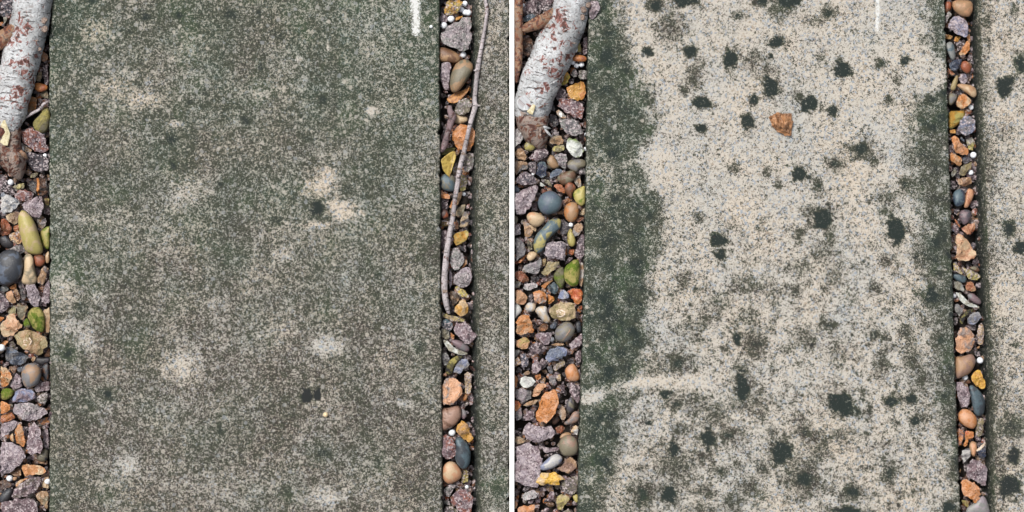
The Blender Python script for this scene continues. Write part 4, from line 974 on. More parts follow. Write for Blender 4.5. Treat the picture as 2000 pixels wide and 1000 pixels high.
def stone_mesh(pts, kind, zc, grow, r, thick=None):
    """solid stone from its plan outline: rounded dome for pebbles, dome cut by random cleavage planes for
    granite and flint; returns world verts, faces, centre, height function"""
    xs = [p[0] for p in pts]; ys = [p[1] for p in pts]
    big_ = max(max(xs) - min(xs), max(ys) - min(ys)) > 44
    n = {'g': 28 if big_ else 22, 'f': 26 if big_ else 19}.get(kind, 40)
    R = rim(pts, n, 3 if kind == 'p' else 2 if kind == 'm' else 1)
    area = sum(R[i][0] * R[(i + 1) % n][1] - R[(i + 1) % n][0] * R[i][1] for i in range(n)) / 2
    if area > 0: R.reverse()                       # grid y points down: make it counter-clockwise in the world
    area = abs(area)
    cx, cy = sum(p[0] for p in R) / n, sum(p[1] for p in R) / n
    grow *= {'g': 1.08, 'f': 1.09}.get(kind, 1.0)
    R = [(cx + (x - cx) * grow, cy + (y - cy) * grow) for x, y in R]
    size = math.sqrt(area / math.pi)
    per = sum(math.hypot(R[i][0] - R[i - 1][0], R[i][1] - R[i - 1][1]) for i in range(n))
    h = thick or min(19, max(3.0, area / per * 1.55))
    sd = r.uniform(0, 500)
    planes = []
    if kind in 'gf':
        a0 = r.uniform(0, 6.283); m_ = r.randint(3, 5)
        for i_ in range(m_):
            an = a0 + 6.283 * (i_ + r.uniform(-.3, .3)) / m_; sl = r.uniform(0.3, 1.5)
            planes.append((math.cos(an), math.sin(an), sl * h / size, h * r.uniform(0.62, 0.9) , r.uniform(-0.1, 0.45) * size))
    dents = []
    if kind in 'gf':
        for _ in range(r.randint(2, 4) if kind == 'f' else r.randint(2, 5)):
            an = r.uniform(0, 6.283); q = r.uniform(0.25, 1.0) * size; rr = r.uniform(0.35, 0.8) * size
            dents.append((cx + math.cos(an) * q, cy + math.sin(an) * q, rr, h * r.uniform(0.12, 0.5)))
    tilt = (r.uniform(-.12, .12), r.uniform(-.12, .12))
    def top(x, y, t):
        if kind == 'p': z = h * math.sqrt(max(0, 1 - t ** 2.1))
        elif kind == 'm': z = h * math.sqrt(max(0, 1 - t ** 2.4)) + noise.noise(Vector((x * .14, y * .14, sd))) * 3 * (1 - t)
        else:
            z = h * 1.1 * (max(0, 1 - t ** 5)) ** 0.5
            for (a, b, s, c, off) in planes:
                z = min(z, c - s * (a * (x - cx) + b * (y - cy) - off))
            q = noise.noise(Vector((x / size * 1.15, y / size * 1.15, sd + 40))); q2 = noise.noise(Vector((x / size * 2.1, y / size * 2.1, sd + 60)))
            z += ((0.22 - abs(q)) * 0.75 + (0.2 - abs(q2)) * 0.38) * h * (0.9 if kind == 'f' else 0.75) * (1 - t ** 4)
            for (dx, dy, rr, c) in dents:
                q = math.hypot(x - dx, y - dy) / rr
                if q < 1.6: z = min(z, c + h * 0.32 * q * q)
            z = max(z, h * 0.10 * (1 - t ** 3))
            amp = 1.6 if kind == 'g' else 0.8
            z += noise.noise(Vector((x * .16, y * .16, sd))) * amp * (1 - t * .6) + (noise.noise(Vector((x * .45, y * .45, sd))) * .7 if kind == 'g' else 0)
        return z + tilt[0] * (x - cx) + tilt[1] * (y - cy)
    ts = [0.12, 0.24, 0.36, 0.48, 0.58, 0.68, 0.77, 0.85, 0.92, 0.97, 1.0]
    V, F = [], []
    def put(x, y, z):
        V.append(P(x, y, zc + z))
    put(cx, cy, top(cx, cy, 0))
    jag = 0.075 if kind == 'g' else 0.04 if kind == 'f' else 0.012
    for t in ts:
        for (x, y) in R:
            j = 1 + jag * noise.noise(Vector((x * .3, y * .3, sd + 3))) * t * 1.6
            xx, yy = cx + (x - cx) * t * j, cy + (y - cy) * t * j
            if kind in 'gf' and t < 0.95: xx += r.uniform(-.09, .09) * size; yy += r.uniform(-.09, .09) * size
            put(xx, yy, top(xx, yy, t))
    if kind == 'g': ts = [0.28, 0.52, 0.74, 0.91, 1.0]
    if kind == 'f': ts = [0.30, 0.58, 0.83, 1.0]
    under = [0.93, 0.7, 0.35]
    for t in under:
        for (x, y) in R:
            xx, yy = cx + (x - cx) * t, cy + (y - cy) * t
            put(xx, yy, -h * 0.75 * math.sqrt(1 - t * t) + tilt[0] * (xx - cx) + tilt[1] * (yy - cy))
    put(cx, cy, -h * 0.78)
    for i in range(n):
        F.append((0, 1 + i, 1 + (i + 1) % n))
    rows = len(ts) + len(under)
    for k in range(rows - 1):
        a0 = 1 + k * n
        for i in range(n):
            j = (i + 1) % n
            F.append((a0 + i, a0 + n + i, a0 + n + j, a0 + j))
    last = len(V) - 1
    a0 = 1 + (rows - 1) * n
    for i in range(n):
        F.append((a0 + i, last, a0 + (i + 1) % n))
    return V, F, (cx, cy), h, top

def make_stone(look, kind, lvl, c1, c2, pts, label, group, thick=None, zc=None):
    r = random.Random(look + group)
    grow = {0: 1.16, 1: 1.10, 2: 1.05, 3: 1.02, 4: 1.0, 6: 1.0}[lvl]
    z = LEVEL[lvl] + r.uniform(-1.5, 1.5) if zc is None else zc
    V, F, (cx, cy), h, top = stone_mesh(pts, kind, z, grow, r, thick)
    remember(V, F)
    o_ = P(cx, cy, z)
    o = mesh_obj(KIND[kind][0], [v - o_ for v in V], F, M_ST[kind], sharp={'g': 30, 'f': 22}.get(kind))
    o.location = o_
    v = r.uniform(0.9, 1.12)
    o.color = tuple(min(1, x * v) for x in alb(soften(PAL[c1]))) + (1,)
    o['second'] = list(alb(soften(PAL[c2])))
    tag(o, label, "moss-covered stone" if kind == 'm' else KIND[kind][1], group)
    return o

STONE = {}
bed, bx, by, bs = 0, 0, 0, 5
for line in CAT.strip().splitlines():
    if line[0] == '@':
        q = line[1:].split(); bed, bx, by, bs = int(q[0]), float(q[1]), float(q[2]), float(q[3]); continue
    look, kind, lvl, c1, c2, pts = line.split('|')
    pts = [(bx + float(a.split(',')[0]) / bs, by + float(a.split(',')[1]) / bs) for a in pts.split()]
    my = sum(p[1] for p in pts) / len(pts)
    where = "near the top of" if my < 150 else "high in" if my < 360 else "midway down" if my < 640 else "low in" if my < 860 else "near the bottom of"
    lab = look + ", " + where + " " + BEDS[bed]
    if len(lab.split()) > 16: lab = look + ", in " + BEDS[bed]
    STONE[(bed, look)] = make_stone(look, kind, int(lvl), c1, c2, pts, lab, GROUPS[bed])

# the orange stone lying on the pale slab
hero = [(1480 + a / 2, b / 2) for a, b in ((45,458),(66,440),(98,438),(130,445),(136,468),(142,486),(131,531),(112,534),(92,526),(62,506),(52,484))]
def hull_stone(name, pts, mat, c1, c2):
    import bmesh
    bm = bmesh.new()
    for (x, y, z) in pts: bm.verts.new(P(x, y, z))
    bmesh.ops.convex_hull(bm, input=bm.verts)
    bmesh.ops.delete(bm, geom=[v for v in bm.verts if not v.link_faces], context='VERTS')
    bmesh.ops.subdivide_edges(bm, edges=bm.edges[:], cuts=3, use_grid_fill=True)
    bmesh.ops.triangulate(bm, faces=bm.faces[:])
    bm.normal_update()
    for v in bm.verts:
        k = v.co / S
        q = noise.noise(k * 0.085 + Vector((5, 1, 2)))
        v.co -= v.normal * S * (max(0, 0.22 - abs(q)) * 24 + noise.noise(k * .16) * 2.2 + noise.noise(k * .5) * 1.0)
    c = sum((v.co for v in bm.verts), Vector()) / len(bm.verts); c.z = 0
    for v in bm.verts: v.co -= c
    me = bpy.data.meshes.new(name); bm.to_mesh(me); bm.free()
    me.materials.append(mat)
    o = link(bpy.data.objects.new(name, me)); o.location = c
    o.color = alb(c1) + (1,); o['second'] = list(alb(c2))
    return o
HP = [(x, y, 3.5) for x, y in hero] + [(x + (1527 - x) * .12, y + (243 - y) * .12, 9) for x, y in hero[::2]] + [(1525 + (x - 1525) * .7, 243 + (y - 243) * .7, 0.3) for x, y in hero]
HP += [(1509,231,17),(1519,226,20),(1531,227,22),(1541,236,19),(1533,246,23),(1516,244,20),(1522,254,13),(1540,256,12)]
o = hull_stone("flint", HP, M_ST['f'], (196,142,98), (134,92,62))
tag(o, "single angular orange-brown stone lying on the pale spotted slab", "flint", "loose things on the slabs")

# coarse debris with no countable members between and below the stones
def grit(name, boxes, count, rad, zr, seed, palette, kind):
    r = random.Random(seed)
    V, F, colr = [], [], []
    oct_ = [(1,0,0),(-1,0,0),(0,1,0),(0,-1,0),(0,0,1),(0,0,-1)]
    import bmesh
    bm = bmesh.new(); bmesh.ops.create_icosphere(bm, subdivisions=2 if rad[1] > 9 else 1, radius=1.0)
    bv = [v.co.copy() for v in bm.verts]; bfc = [tuple(v.index for v in f.verts) for f in bm.faces]; bm.free()
    tot = sum((b[2] - b[0]) * (b[3] - b[1]) for b in boxes)
    for b in boxes:
        for _ in range(int(count * (b[2] - b[0]) * (b[3] - b[1]) / tot)):
            x, y, z = r.uniform(b[0], b[2]), r.uniform(b[1], b[3]), r.uniform(*zr)
            s = r.uniform(*rad); ax = (s * r.uniform(.8, 1.3), s * r.uniform(.6, 1.0), s * r.uniform(.45, .7)); an = r.uniform(0, 6.28); sd = r.uniform(0, 99)
            c = alb(PAL[r.choice(palette)], r.uniform(.45, .75))
            n0 = len(V)
            for v in bv:
                k = 1 + noise.noise(v * 1.3 + Vector((sd, 0, 0))) * .45
                px, py, pz = v.x * ax[0] * k, v.y * ax[1] * k, v.z * ax[2] * k
                V.append(P(x + px * math.cos(an) - py * math.sin(an), y + px * math.sin(an) + py * math.cos(an), z + pz))
                colr.extend(c + (1.0,))
            F.extend(tuple(i + n0 for i in f) for f in bfc)
    o = mesh_obj(name, V, F, M_GRIT, smooth=True, sharp=40)
    at = o.data.color_attributes.new('tint', 'FLOAT_COLOR', 'POINT')
    at.data.foreach_set('color', colr)
    tag(o, kind=kind)
    remember(V, F)
    return o
g1 = grit("grit", [(-20,-20,100,1020),(858,-20,936,1020),(1005,-20,1146,1020),(1848,-20,1935,1020)], 4200, (3.5, 8.5), (-40, -27), 5, "PPDDBEBBTRPEVOROBTB", 'stuff')
tag(g1, "dark crumbs and small broken chips filling the gaps between the gravel stones", "grit")
g2 = grit("gravel", [(-420,-140,-14,1140),(-14,-140,98,-12),(-14,1012,98,1140),(858,-140,930,-12),(858,1012,935,1140),(1006,-140,1146,-12),(1006,1012,1130,1140),(1846,-140,1905,-12),(1874,1012,1935,1140)],
          2200, (9, 21), (-30, -10), 6, "PPQGEDLOOTTKCVYXRB", 'stuff')
tag(g2, "mixed brown, plum and grey gravel continuing outside the picture", "gravel")

BVH = BVHTree.FromPolygons([tuple(v) for v in ALLV], ALLF)
def top_at(px, py, default=-30):
    q = P(px, py, -10)
    hit = BVH.ray_cast(Vector((q.x, q.y, 0.1)), Vector((0, 0, -1)))
    return hit[0].z / S if hit[0] else default

# ---------------------------------------------------------------- marks in the stones
def ribbon(name, parent, pts, w, mat, lift=0.5):
    """thin vein following the stone's own surface"""
    V, F = [], []
    R = []
    for a, b in zip(pts, pts[1:]):
        m = max(1, int(math.hypot(b[0] - a[0], b[1] - a[1]) / 1.2))
        R += [(a[0] + (b[0] - a[0]) * k / m, a[1] + (b[1] - a[1]) * k / m) for k in range(m)]
    R.append(pts[-1])
    n = len(R)
    for i, (x, y) in enumerate(R):
        a, b = R[max(0, i - 1)], R[min(n - 1, i + 1)]
        dx, dy = b[0] - a[0], b[1] - a[1]; l = math.hypot(dx, dy) or 1
        ww = w * (0.55 + 0.45 * math.sin(math.pi * (i + .5) / n)) * (1 + .4 * noise.noise(Vector((x, y, 3))))
        for k, z in ((-1, -1.2), (-.7, lift), (0, lift + .25), (.7, lift), (1, -1.2)):
            px, py = x - dy / l * ww * k, y + dx / l * ww * k
            V.append(P(px, py, top_at(px, py) + z))
    for i in range(n - 1):
        for k in range(4):
            a = i * 5 + k
            F.append((a, a + 5, a + 6, a + 1))
    loc = parent.location
    return mesh_obj(name, [v - loc for v in V], F, mat, parent)
def arc(cx, cy, r, a0, a1, n=12, sq=.75):
    return [(cx + r * math.cos(math.radians(a0 + (a1 - a0) * i / n)), cy + sq * r * math.sin(math.radians(a0 + (a1 - a0) * i / n))) for i in range(n + 1)]
for key, cx, cy in (((0, "large olive stone with a white fossil swirl"), 52, 667), ((2, "large olive stone with a fossil swirl"), 1094, 612)):
    ribbon("fossil_swirl", STONE[key], arc(cx, cy, 9, -150, 130), 2.2, M_QUARTZ)
    ribbon("fossil_swirl", STONE[key], arc(cx - 2, cy, 4, 100, 330), 1.6, M_QUARTZ)
M_ORV = plain("orange_vein", (206, 138, 72), 0.5, (170, 100, 52), 500, .3)
ribbon("orange_band", STONE[(0, "brown glassy flint with an orange stripe")], [(73,346),(75,358),(74,370),(76,382)], 3.6, M_ORV)
ribbon("white_band", STONE[(3, "navy stone with a white stripe")], [(1907,881),(1914,876),(1920,870),(1927,864)], 3.2, M_QUARTZ)
ribbon("tan_streak", STONE[(2, "big grey oval pebble with a tan streak")], [(1115,642),(1110,651),(1103,660),(1098,667)], 2.2, plain("tan_vein", (176,142,116), .5, (140,126,116), 500, .3))
for key, x, y, w in (((2, "tan flint with an oval white spot"), 1095, 224, 3.2), ((0, "tan flint with a white spot"), 43, 290, 3.2)):
    ribbon("white_spot", STONE[key], [(x, y - 4), (x, y + 5)], w * 1.3, M_PAINT)

# ---------------------------------------------------------------- wood
def tube(name, path, mat, parent=None, seg=26, rough=0.5, seed=0, flat=1.0, caps=True, fine=6, zones=()):
    """limb along path of (x, y, z, r) in grid units with lumps, and 'bark' coordinates"""
    pts = []
    for i in range(len(path) - 1):
        p0, p1, p2, p3 = path[max(0, i - 1)], path[i], path[i + 1], path[min(len(path) - 1, i + 2)]
        m = max(2, int(math.dist(p1[:3], p2[:3]) / fine))
        for k in range(m):
            t = k / m
            pts.append(tuple(0.5 * (2 * b + (c - a) * t + (2 * a - 5 * b + 4 * c - d) * t * t + (-a + 3 * b - 3 * c + d) * t ** 3) for a, b, c, d in zip(p0, p1, p2, p3)))
    pts.append(tuple(path[-1]))
    V, F, A, Z = [], [], [], []
    al = 0.0
    for i, (x, y, z, r) in enumerate(pts):
        if i: al += math.dist(pts[i][:3], pts[i - 1][:3])
        a, b = pts[max(0, i - 1)], pts[min(len(pts) - 1, i + 1)]
        d = Vector((b[0] - a[0], -(b[1] - a[1]), b[2] - a[2])).normalized()
        side = d.cross(Vector((0, 0, 1))).normalized(); up = side.cross(d)
        for k in range(seg):
            an = 2 * math.pi * k / seg
            nn = noise.noise(Vector((math.cos(an) * 1.2, math.sin(an) * 1.2, al * .03 + seed))) * .5 + noise.noise(Vector((math.cos(an) * 3, math.sin(an) * 3, al * .12 + seed))) * .3
            rr = max(0.15, r * (1 + rough * nn))
            off = side * (math.cos(an) * rr) + up * (math.sin(an) * rr * flat)
            Z.append(max([0.0] + [1.6 * math.exp(-((x + off.x - zx) ** 2 + (y - off.y - zy) ** 2) / zr ** 2) for zx, zy, zr in zones])); V.append(P(x + off.x, y - off.y, z + off.z)); A.append((al * S + seed, abs((k / seg * 2 - 1)) * math.pi * r * S * 1.0, 0))
    n = len(pts)
    for i in range(n - 1):
        for k in range(seg):
            j = (k + 1) % seg
            F.append((i * seg + k, i * seg + j, (i + 1) * seg + j, (i + 1) * seg + k))
    F.append(tuple(reversed(range(seg)))); F.append(tuple(range((n - 1) * seg, n * seg)))
    loc = parent.location.copy() if parent else P(*path[0][:3])
    o = mesh_obj(name, [v - loc for v in V], F, mat, parent, sharp=60)
    if not parent: o.location = loc
    at = o.data.attributes.new('bark', 'FLOAT_VECTOR', 'POINT')
    at.data.foreach_set('vector', [c for a in A for c in a])
    at = o.data.attributes.new('peel', 'FLOAT', 'POINT')
    at.data.foreach_set('value', Z)
    return o

def knot(parent, x, y, z, r, mat=None):
    """twig scar: low ring with a sunken middle"""
    V, F, loc = [], [], parent.location
    seg = 16
    for (k, dz) in ((1.25, -2.0), (1.0, .6), (.72, .9), (.5, .1), (.25, .5), (0.02, .7)):
        for i in range(seg):
            a = 6.2832 * i / seg
            w = 1 + .12 * math.sin(a * 3 + x)
            V.append(P(x + math.cos(a) * r * k * w, y + math.sin(a) * r * k * w * .8, z + dz) - loc)
    for j in range(5):
        for i in range(seg):
            q = (i + 1) % seg
            F.append((j * seg + i, (j + 1) * seg + i, (j + 1) * seg + q, j * seg + q))
    return mesh_obj("twig_scar", V, F, mat or M_SCAR, parent)

# left log
lg = tube("birch_log", [(68,-150,-8,40),(64,-60,-7,39),(63,0,-6,39),(57,50,-6,38),(45,100,-7,38),(30,160,-8,37),(19,205,-9,36),(10,235,-10,34),(5,262,-12,31)], M_BARK, rough=.2, seed=1.3, fine=3.5, seg=40, zones=[(40,62,24),(25,80,18),(44,120,20),(48,143,16),(60,158,12),(38,186,22),(50,195,14),(30,228,9)])
tag(lg, "thick white birch log with red-brown peeling patches at the top left corner", "log", "fallen birch logs")
tube("torn_end", [(6,240,-12,34),(8,262,-12,34),(14,288,-13,30),(24,312,-14,27),(33,330,-16,20),(38,345,-19,9),(40,352,-22,2)], M_ROOT, lg, rough=.32, seed=3.1)
tube("branch_stub", [(44,52,0,17),(26,62,1,17),(6,76,0,17),(-16,90,-3,15),(-40,104,-8,13)], M_STUB, lg, rough=.3, seed=5.7)
for (x, y, z, r) in ((85,40,27,6.5),(86,57,25,6.5),(76,96,21,4.5)):
    knot(lg, x, y, z - 3, r)
def splinter(parent, pts, z0, z1, mat=M_SPLIT, name="bark_flap"):
    loc = parent.location; V = []
    n = len(pts)
    for z in (z0, z1):
        for i, (x, y) in enumerate(pts):
            V.append(P(x, y, z + 1.5 * math.sin(i * 2.1)) - loc)
    F = [tuple(range(n - 1, -1, -1)), tuple(range(n, 2 * n))] + [(i, (i + 1) % n, n + (i + 1) % n, n + i) for i in range(n)]
    return mesh_obj(name, V, F, mat, parent, smooth=False)
splinter(lg, [(1,237),(10,234),(20,262),(15,284),(8,284),(0,278),(4,262)], 10, 23)
splinter(lg, [(-2,248),(6,250),(10,258),(2,268),(-2,270)], 14, 25, M_CUT, "cut_knot")

# right log
rg = tube("birch_log", [(1124,-150,-8,36),(1120,-60,-7,36),(1118,0,-6,36),(1106,45,-6,38),(1082,100,-7,40),(1057,155,-8,39),(1042,200,-9,36),(1034,232,-12,30)], M_BARK, rough=.2, seed=1.3, fine=3.5, seg=40, zones=[(1098,36,24),(1078,50,18),(1084,80,20),(1092,92,16),(1100,112,12),(1078,140,22),(1090,150,14),(1062,175,10)])
tag(rg, "thick white birch log with a round brown knot, right of the white strip", "log", "fallen birch logs")
tube("torn_end", [(1037,208,-11,32),(1040,232,-12,32),(1045,255,-13,28),(1051,272,-14,22),(1055,285,-17,11),(1057,292,-21,3)], M_ROOT, rg, rough=.32, seed=3.1)
tube("branch_stub", [(1098,22,0,15),(1080,30,1,14),(1062,40,1,13),(1042,49,-1,12),(1026,56,-3,9),(1021,60,-4,6)], M_STUB, rg, rough=.3, seed=5.7)
for (x, y, z, r) in ((1137,19,25,7),(1136,34,24,6),(1148,10,20,5.5),(1123,66,22,4)):
    knot(rg, x, y, z - 3, r)
ck = tube("cut_knot", [(1028,205,8,17),(1025,202,18,16),(1024,201,25,14.5),(1024,201,27,13.5)], M_BARK, rg, rough=.12, seed=8)
ck2 = tube("heartwood", [(1024,201,24,13.2),(1024,201,27.8,12.4),(1024,201,28.4,9)], M_CUT, rg, rough=.15, seed=9)
splinter(rg, [(1041,203),(1046,206),(1044,215),(1040,224),(1034,222),(1029,217),(1035,211)], 14, 27)
splinter(rg, [(1035,184),(1044,186),(1048,196),(1043,200),(1037,196)], 16, 26)

def ragged(parent, cx, cy, an0, seed, n=9):
    """splintered bark shards and lifted flaps round a torn collar"""
    r = random.Random(seed)
    for k in range(n):
        a = math.radians(an0 + r.uniform(-75, 75)); d0 = r.uniform(2, 16); L = r.uniform(12, 26)
        ox = r.uniform(-20, 20) * abs(math.sin(math.radians(an0)))
        x, y = cx + ox + math.cos(a) * d0, cy + math.sin(a) * d0
        z = r.uniform(6, 16); w = r.uniform(2.2, 4.5)
        bx2, by2 = x + math.cos(a) * L, y + math.sin(a) * L
        tube("bark_flap", [(x, y, z, w * .6), (x + (bx2 - x) * .4, y + (by2 - y) * .4, z + 2, w), (x + (bx2 - x) * .8, y + (by2 - y) * .8, z - 3, w * .55), (bx2, by2, z - 9, .5)],
             r.choice([M_ROOT, M_ROOT, M_BARK, M_STUB]), parent, seg=8, rough=.5, seed=seed + k, flat=.5, fine=3)
ragged(lg, 18, 292, 80, 3, 10); ragged(rg, 1043, 245, 75, 4, 10)
ragged(lg, 42, 62, 150, 5, 6); ragged(rg, 1088, 44, 160, 6, 7)
def curls(parent, spots, seed):
    """papery curls of loose bark standing proud of the trunk"""
    r = random.Random(seed)
    for (x, y, z) in spots:
        a = r.uniform(-.5, .2); L = r.uniform(5, 10)
        tube("bark_curl", [(x - L * math.cos(a), y - L * math.sin(a), z - 1.5, .5), (x, y, z, r.uniform(1.3, 2.2)), (x + L * math.cos(a), y + L * math.sin(a), z - 2, .4)], r.choice([M_BARK, M_ROOT]), parent, seg=7, rough=.5, seed=seed, flat=.6, fine=3)
curls(lg, [(62,22,30),(45,33,31),(70,80,26),(28,98,28),(52,128,27),(24,142,29),(44,172,26),(18,196,27),(34,222,24)], 3)
curls(rg, [(1120,22,29),(1104,60,32),(1118,84,26),(1072,102,31),(1098,128,26),(1062,132,31),(1082,160,27),(1050,172,30),(1058,208,26)], 4)
br = tube("branch", [(1014,-150,-4,9),(1014,-60,-3,9),(1013,0,-2,8.5),(1013.5,50,-2,8.5),(1013,105,-3,8),(1010.5,140,-5,5.5),(1008,162,-10,2)], M_STUB, rough=.12, seed=11, fine=4)
tag(br, "upright pale brown branch hugging the white strip beside the right log", "branch")

# the long bare twig over the joint
tw_path = [(949,-150,3,3.0),(947,-40,4,3.2),(948,0,5,3.2),(951,17,5,3.8),(949,40,5,3.3),(944,72,4,3.5),(938,105,4,4.0),(934,128,3,4.7),(930,160,3,4.4),(927,196,3,4.6),(928,208,3,5.0),(919,240,2,4.4),(912,270,2,4.2),(906,297,1,5.0),(899,325,1,4.8),(893,362,0,4.8),(888,395,0,4.4),(885,420,-1,4.8),(879,452,-2,5.0),(873,490,-3,5.6),(869,530,-4,6.1),(868,562,-4,5.9),(871,590,-5,5.7),(875,606,-6,4.1),(877,612,-8,1.8)]
tw = tube("twig", tw_path, M_TWIG, seg=16, rough=.16, seed=21, fine=4)
tag(tw, "long bare pinkish-grey twig leaning across the joint left of the white strip", "twig", "bare twigs in the joint")
for (x, y, z, r) in ((951,19,9,3.2),(932,138,8,4.2),(905,300,7,3.4),(886,420,5,3.4),(869,569,3,4.4),(897,330,7,3.0)):
    knot(tw, x, y, z - 1.5, r)
tube("thorn", [(929,204,4,4),(934,207,6,2),(938,205,7,.5)], M_TWIG, tw, seg=8, seed=2, fine=2)
tube("thorn", [(934,135,5,4),(928,138,7,2.5),(925,137,8,.6)], M_TWIG, tw, seg=8, seed=4, fine=2)
t2 = tube("twig", [(879,206,-6,4),(879,216,-5,5.5),(884,228,-4,7.5),(880,240,-4,6.5),(874,262,-4,5.8),(869,280,-5,5.8),(864,292,-7,5.2),(862,297,-9,2)], M_PLUMTWIG, seg=16, rough=.35, seed=23, fine=3)
tag(t2, "short thick broken plum-grey twig lying left of the orange round flint", "twig", "bare twigs in the joint")
t3 = tube("bark_splinter", [(51,230,-6,1.6),(62,222,-4,2.4),(76,214,-3,2.8),(86,203,-2,3.0),(93,199,-2,1.6)], M_TWIG, seg=10, rough=.4, seed=25, fine=3)
tag(t3, "thin dark bark splinter above the olive-yellow crusted stone by the left log", "bark splinter")

def leaf(name, pts, mid, mat, label, lift=2.0, curl=5.0):
    """curled dry leaf with thickness, draped just above what it lies on"""
    n = 34
    R = rim(pts, n, 1)
    cx, cy = sum(p[0] for p in R) / n, sum(p[1] for p in R) / n
    base = max(top_at(x, y) for x, y in [(cx, cy)] + R[::4])
    base = min(base, 2) + lift - 2
    (ax, ay), (bx_, by_) = mid
    L = math.hypot(bx_ - ax, by_ - ay); ux, uy = (bx_ - ax) / L, (by_ - ay) / L
    V, F = [], []
    for layer in (0, -0.7):
        for t in (0.0, .3, .6, .85, 1.0):
            for (x, y) in (R if t else [(cx, cy)]):
                xx, yy = cx + (x - cx) * t, cy + (y - cy) * t
                off = abs(-(xx - ax) * uy + (yy - ay) * ux)
                al = (xx - cx) * ux + (yy - cy) * uy
                z = base + off * .45 + (al / L) ** 2 * curl + noise.noise(Vector((xx * .2, yy * .2, 1))) * 1.5
                V.append(P(xx, yy, z + layer))
    m = 1 + 4 * n
    for b in (0, m):
        for i in range(n):
            j = (i + 1) % n
            F.append((b, b + 1 + i, b + 1 + j) if b == 0 else (b, b + 1 + j, b + 1 + i))
            for k in range(3):
                a0 = b + 1 + k * n
                q = (a0 + i, a0 + n + i, a0 + n + j, a0 + j)
                F.append(q if b == 0 else tuple(reversed(q)))
    for i in range(n):
        j = (i + 1) % n; a0 = 1 + 3 * n
        F.append((a0 + i, a0 + m + i, a0 + m + j, a0 + j))
    loc = P(cx, cy, base)
    o = mesh_obj(name, [v - loc for v in V], F, mat)
    o.location = loc
    tag(o, label, "leaf", "dry leaves in the joint")
    tx, ty = mid[0]; 
    path = [(tx + (bx_ - tx) * k / 5, ty + (by_ - ty) * k / 5) for k in range(6)]
    W = []
    tube("midrib", [(x, y, base + 0.4 + (((x - cx) * ux + (y - cy) * uy) / L) ** 2 * curl + noise.noise(Vector((x * .2, y * .2, 1))) * 1.5, .9 - .12 * i) for i, (x, y) in enumerate(path)], M_STUB, o, seg=6, seed=1, fine=4)
    return o
leaf("leaf", [(872,194),(877,189),(888,182),(898,178),(906,176),(918,168),(915,178),(906,188),(896,199),(886,202),(876,200)], ((918,168), (873,195)), M_LEAF1, "pointed orange-brown curled leaf above the swirled grey stone in the joint")
leaf("leaf", [(861,312),(870,304),(880,297),(888,294),(891,306),(888,316),(884,328),(878,347),(872,341),(865,332)], ((878,347), (886,295)), M_LEAF2, "yellow pointed leaf lying left of the twig above the grey-green pebble")
leaf("leaf", [(858,299),(868,293),(878,288),(890,289),(886,296),(874,301),(860,304)], ((858,302), (890,290)), plain("olive_leaf", (150,150,84), .5, (116,118,66), 220, .5), "thin olive rolled leaf below the short broken twig", lift=1)

# ---------------------------------------------------------------- white round beads
def bead(px, py, r, label, group, sunk=0.05, flat=None):
    t = max(top_at(px, py), -34)
    z = min(t + r * (1 - sunk), 4 if (px, py) != (1122, 97) else 12)
    V, F = [], []
    seg, rg_ = 20, 12
    sd = px * .37
    for j in range(rg_ + 1):
        ph = math.pi * j / rg_
        for i in range(seg):
            a = 6.2832 * i / seg
            d = Vector((math.cos(a) * math.sin(ph), math.sin(a) * math.sin(ph), math.cos(ph)))
            k = r * (1 + .05 * noise.noise(d * 1.6 + Vector((sd, 0, 0))))
            V.append(d * k * S)
    for j in range(rg_):
        for i in range(seg):
            q = (i + 1) % seg
            F.append((j * seg + i, (j + 1) * seg + i, (j + 1) * seg + q, j * seg + q))
    me_o = mesh_obj("bead", V, F, M_BEAD)
    me_o.location = P(px, py, z)
    tag(me_o, label, "bead", group)
    return me_o
G0, G1, G2, G3 = ("white beads in the far left bed", "white beads in the joint left of centre", "white beads in the bed right of centre", "white beads in the far right joint")
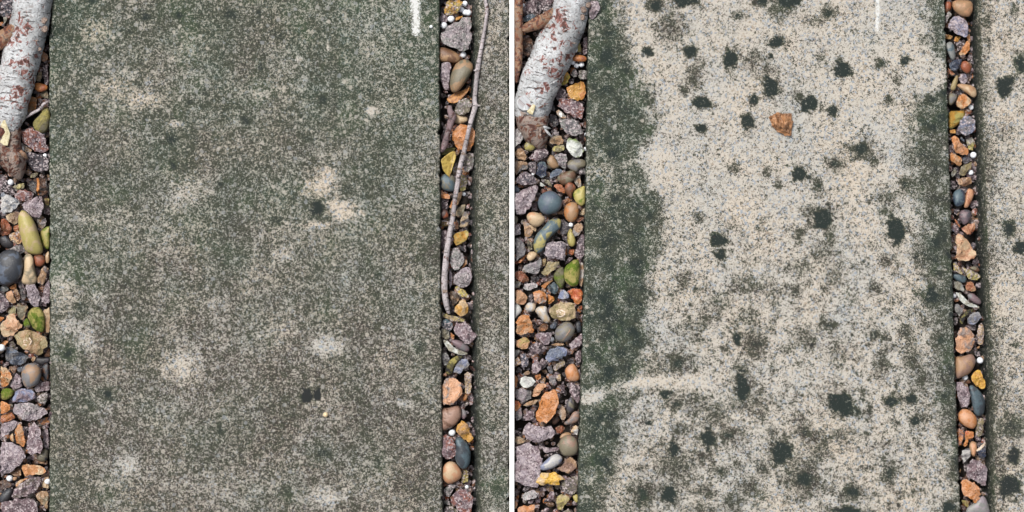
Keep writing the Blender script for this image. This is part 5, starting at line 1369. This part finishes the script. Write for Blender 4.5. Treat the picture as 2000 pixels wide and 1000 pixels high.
for (x, y, r, lab, g_) in [
 (84,260,4.5,"white bead below the olive-yellow crusted stone in the far-left bed",G0),
 (88,304,4.5,"pale bead between red plum and dark grey granite beside the left slab",G0),
 (21,356,6,"bluish white bead just below the torn end of the left log",G0),
 (3,679,7,"white bead at the left frame edge beside the blue-grey angular slate",G0),
 (19,934,6.5,"white bead below the very large pale plum granite, far left",G0),
 (93,940,6.5,"white bead tucked against the left slab near the bottom",G0),
 (908,7,5.5,"grey-white bead topmost of the cluster in the joint left of centre",G1),
 (902,19,5.5,"left bead of the cluster near the top of the joint left of centre",G1),
 (909,24,6,"middle bead of the cluster near the top of the joint left of centre",G1),
 (915,25,6,"right bead of the cluster near the top of the joint left of centre",G1),
 (881,37,7,"white bead right of the small mauve chip at the top of the joint",G1),
 (867,50,7,"white bead beside the slab edge below the small mauve chip",G1),
 (905,107,6,"white bead between large grey granite block and smooth brown pebble",G1),
 (906,379,4,"small white bead right of the twig midway down the joint",G1),
 (883,845,7,"white bead below the pinkish brown pitted pebble, left of yellow teardrop",G1),
 (912,951,4,"small white bead above the plum granite with pink glints",G1),
 (1021,10,4.5,"small white bead between the upright branch and the stub, top",G2),
 (1122,97,6.5,"large white bead touching the right birch log by yellow-cream flint",G2),
 (1119,122,5,"leftmost of three white beads below the rust-red oval pebble",G2),
 (1126,128,5.5,"middle and lowest of three white beads below the rust-red oval pebble",G2),
 (1136,126,5.5,"rightmost of three white beads below the rust-red oval pebble",G2),
 (1145,263,4.5,"white bead at the slab edge right of the dark-pitted grey granite",G2),
 (1144,291,4.5,"white bead at the slab edge right of the green-stained white quartz",G2),
 (1041,340,3,"tiny white bead left of the glossy navy-black flint",G2),
 (1115,439,4.5,"white bead below the tan-brown egg-shaped pebble",G2),
 (1078,663,4.8,"white bead right of the plum granite triangle",G2),
 (1896,210,5.5,"white bead above the blue-grey granite nugget in the far-right joint",G3),
 (1901,303,6.5,"white bead at the foot of the long peach-orange flint",G3),
 (1896,337,5.5,"white bead right of the olive-tan pointed flint",G3),
 (1863,578,5,"white bead half under the slab edge beside the pale tusk-like sliver",G3),
 (1914,704,6.5,"white bead above the golden yellow teardrop stone",G3),
 (1885,737,6,"white bead under the brown matt rounded pebble, far-right joint",G3)]:
    bead(x, y, r, lab, g_)
def on_slab(px, py, r, label, mat=None):
    o = bead(px, py, r, label, "loose things on the slabs")
    o.location = P(px, py, r * .85)
    if mat: o.data.materials[0] = mat
on_slab(842, 52, 3.2, "tiny white bead on the dark slab near its top right corner")
on_slab(636, 810, 5.0, "small round cream bead lying alone on the lower dark slab", plain("cream_bead", (232, 212, 170), .4, (214, 190, 150), 500, .15, .85))
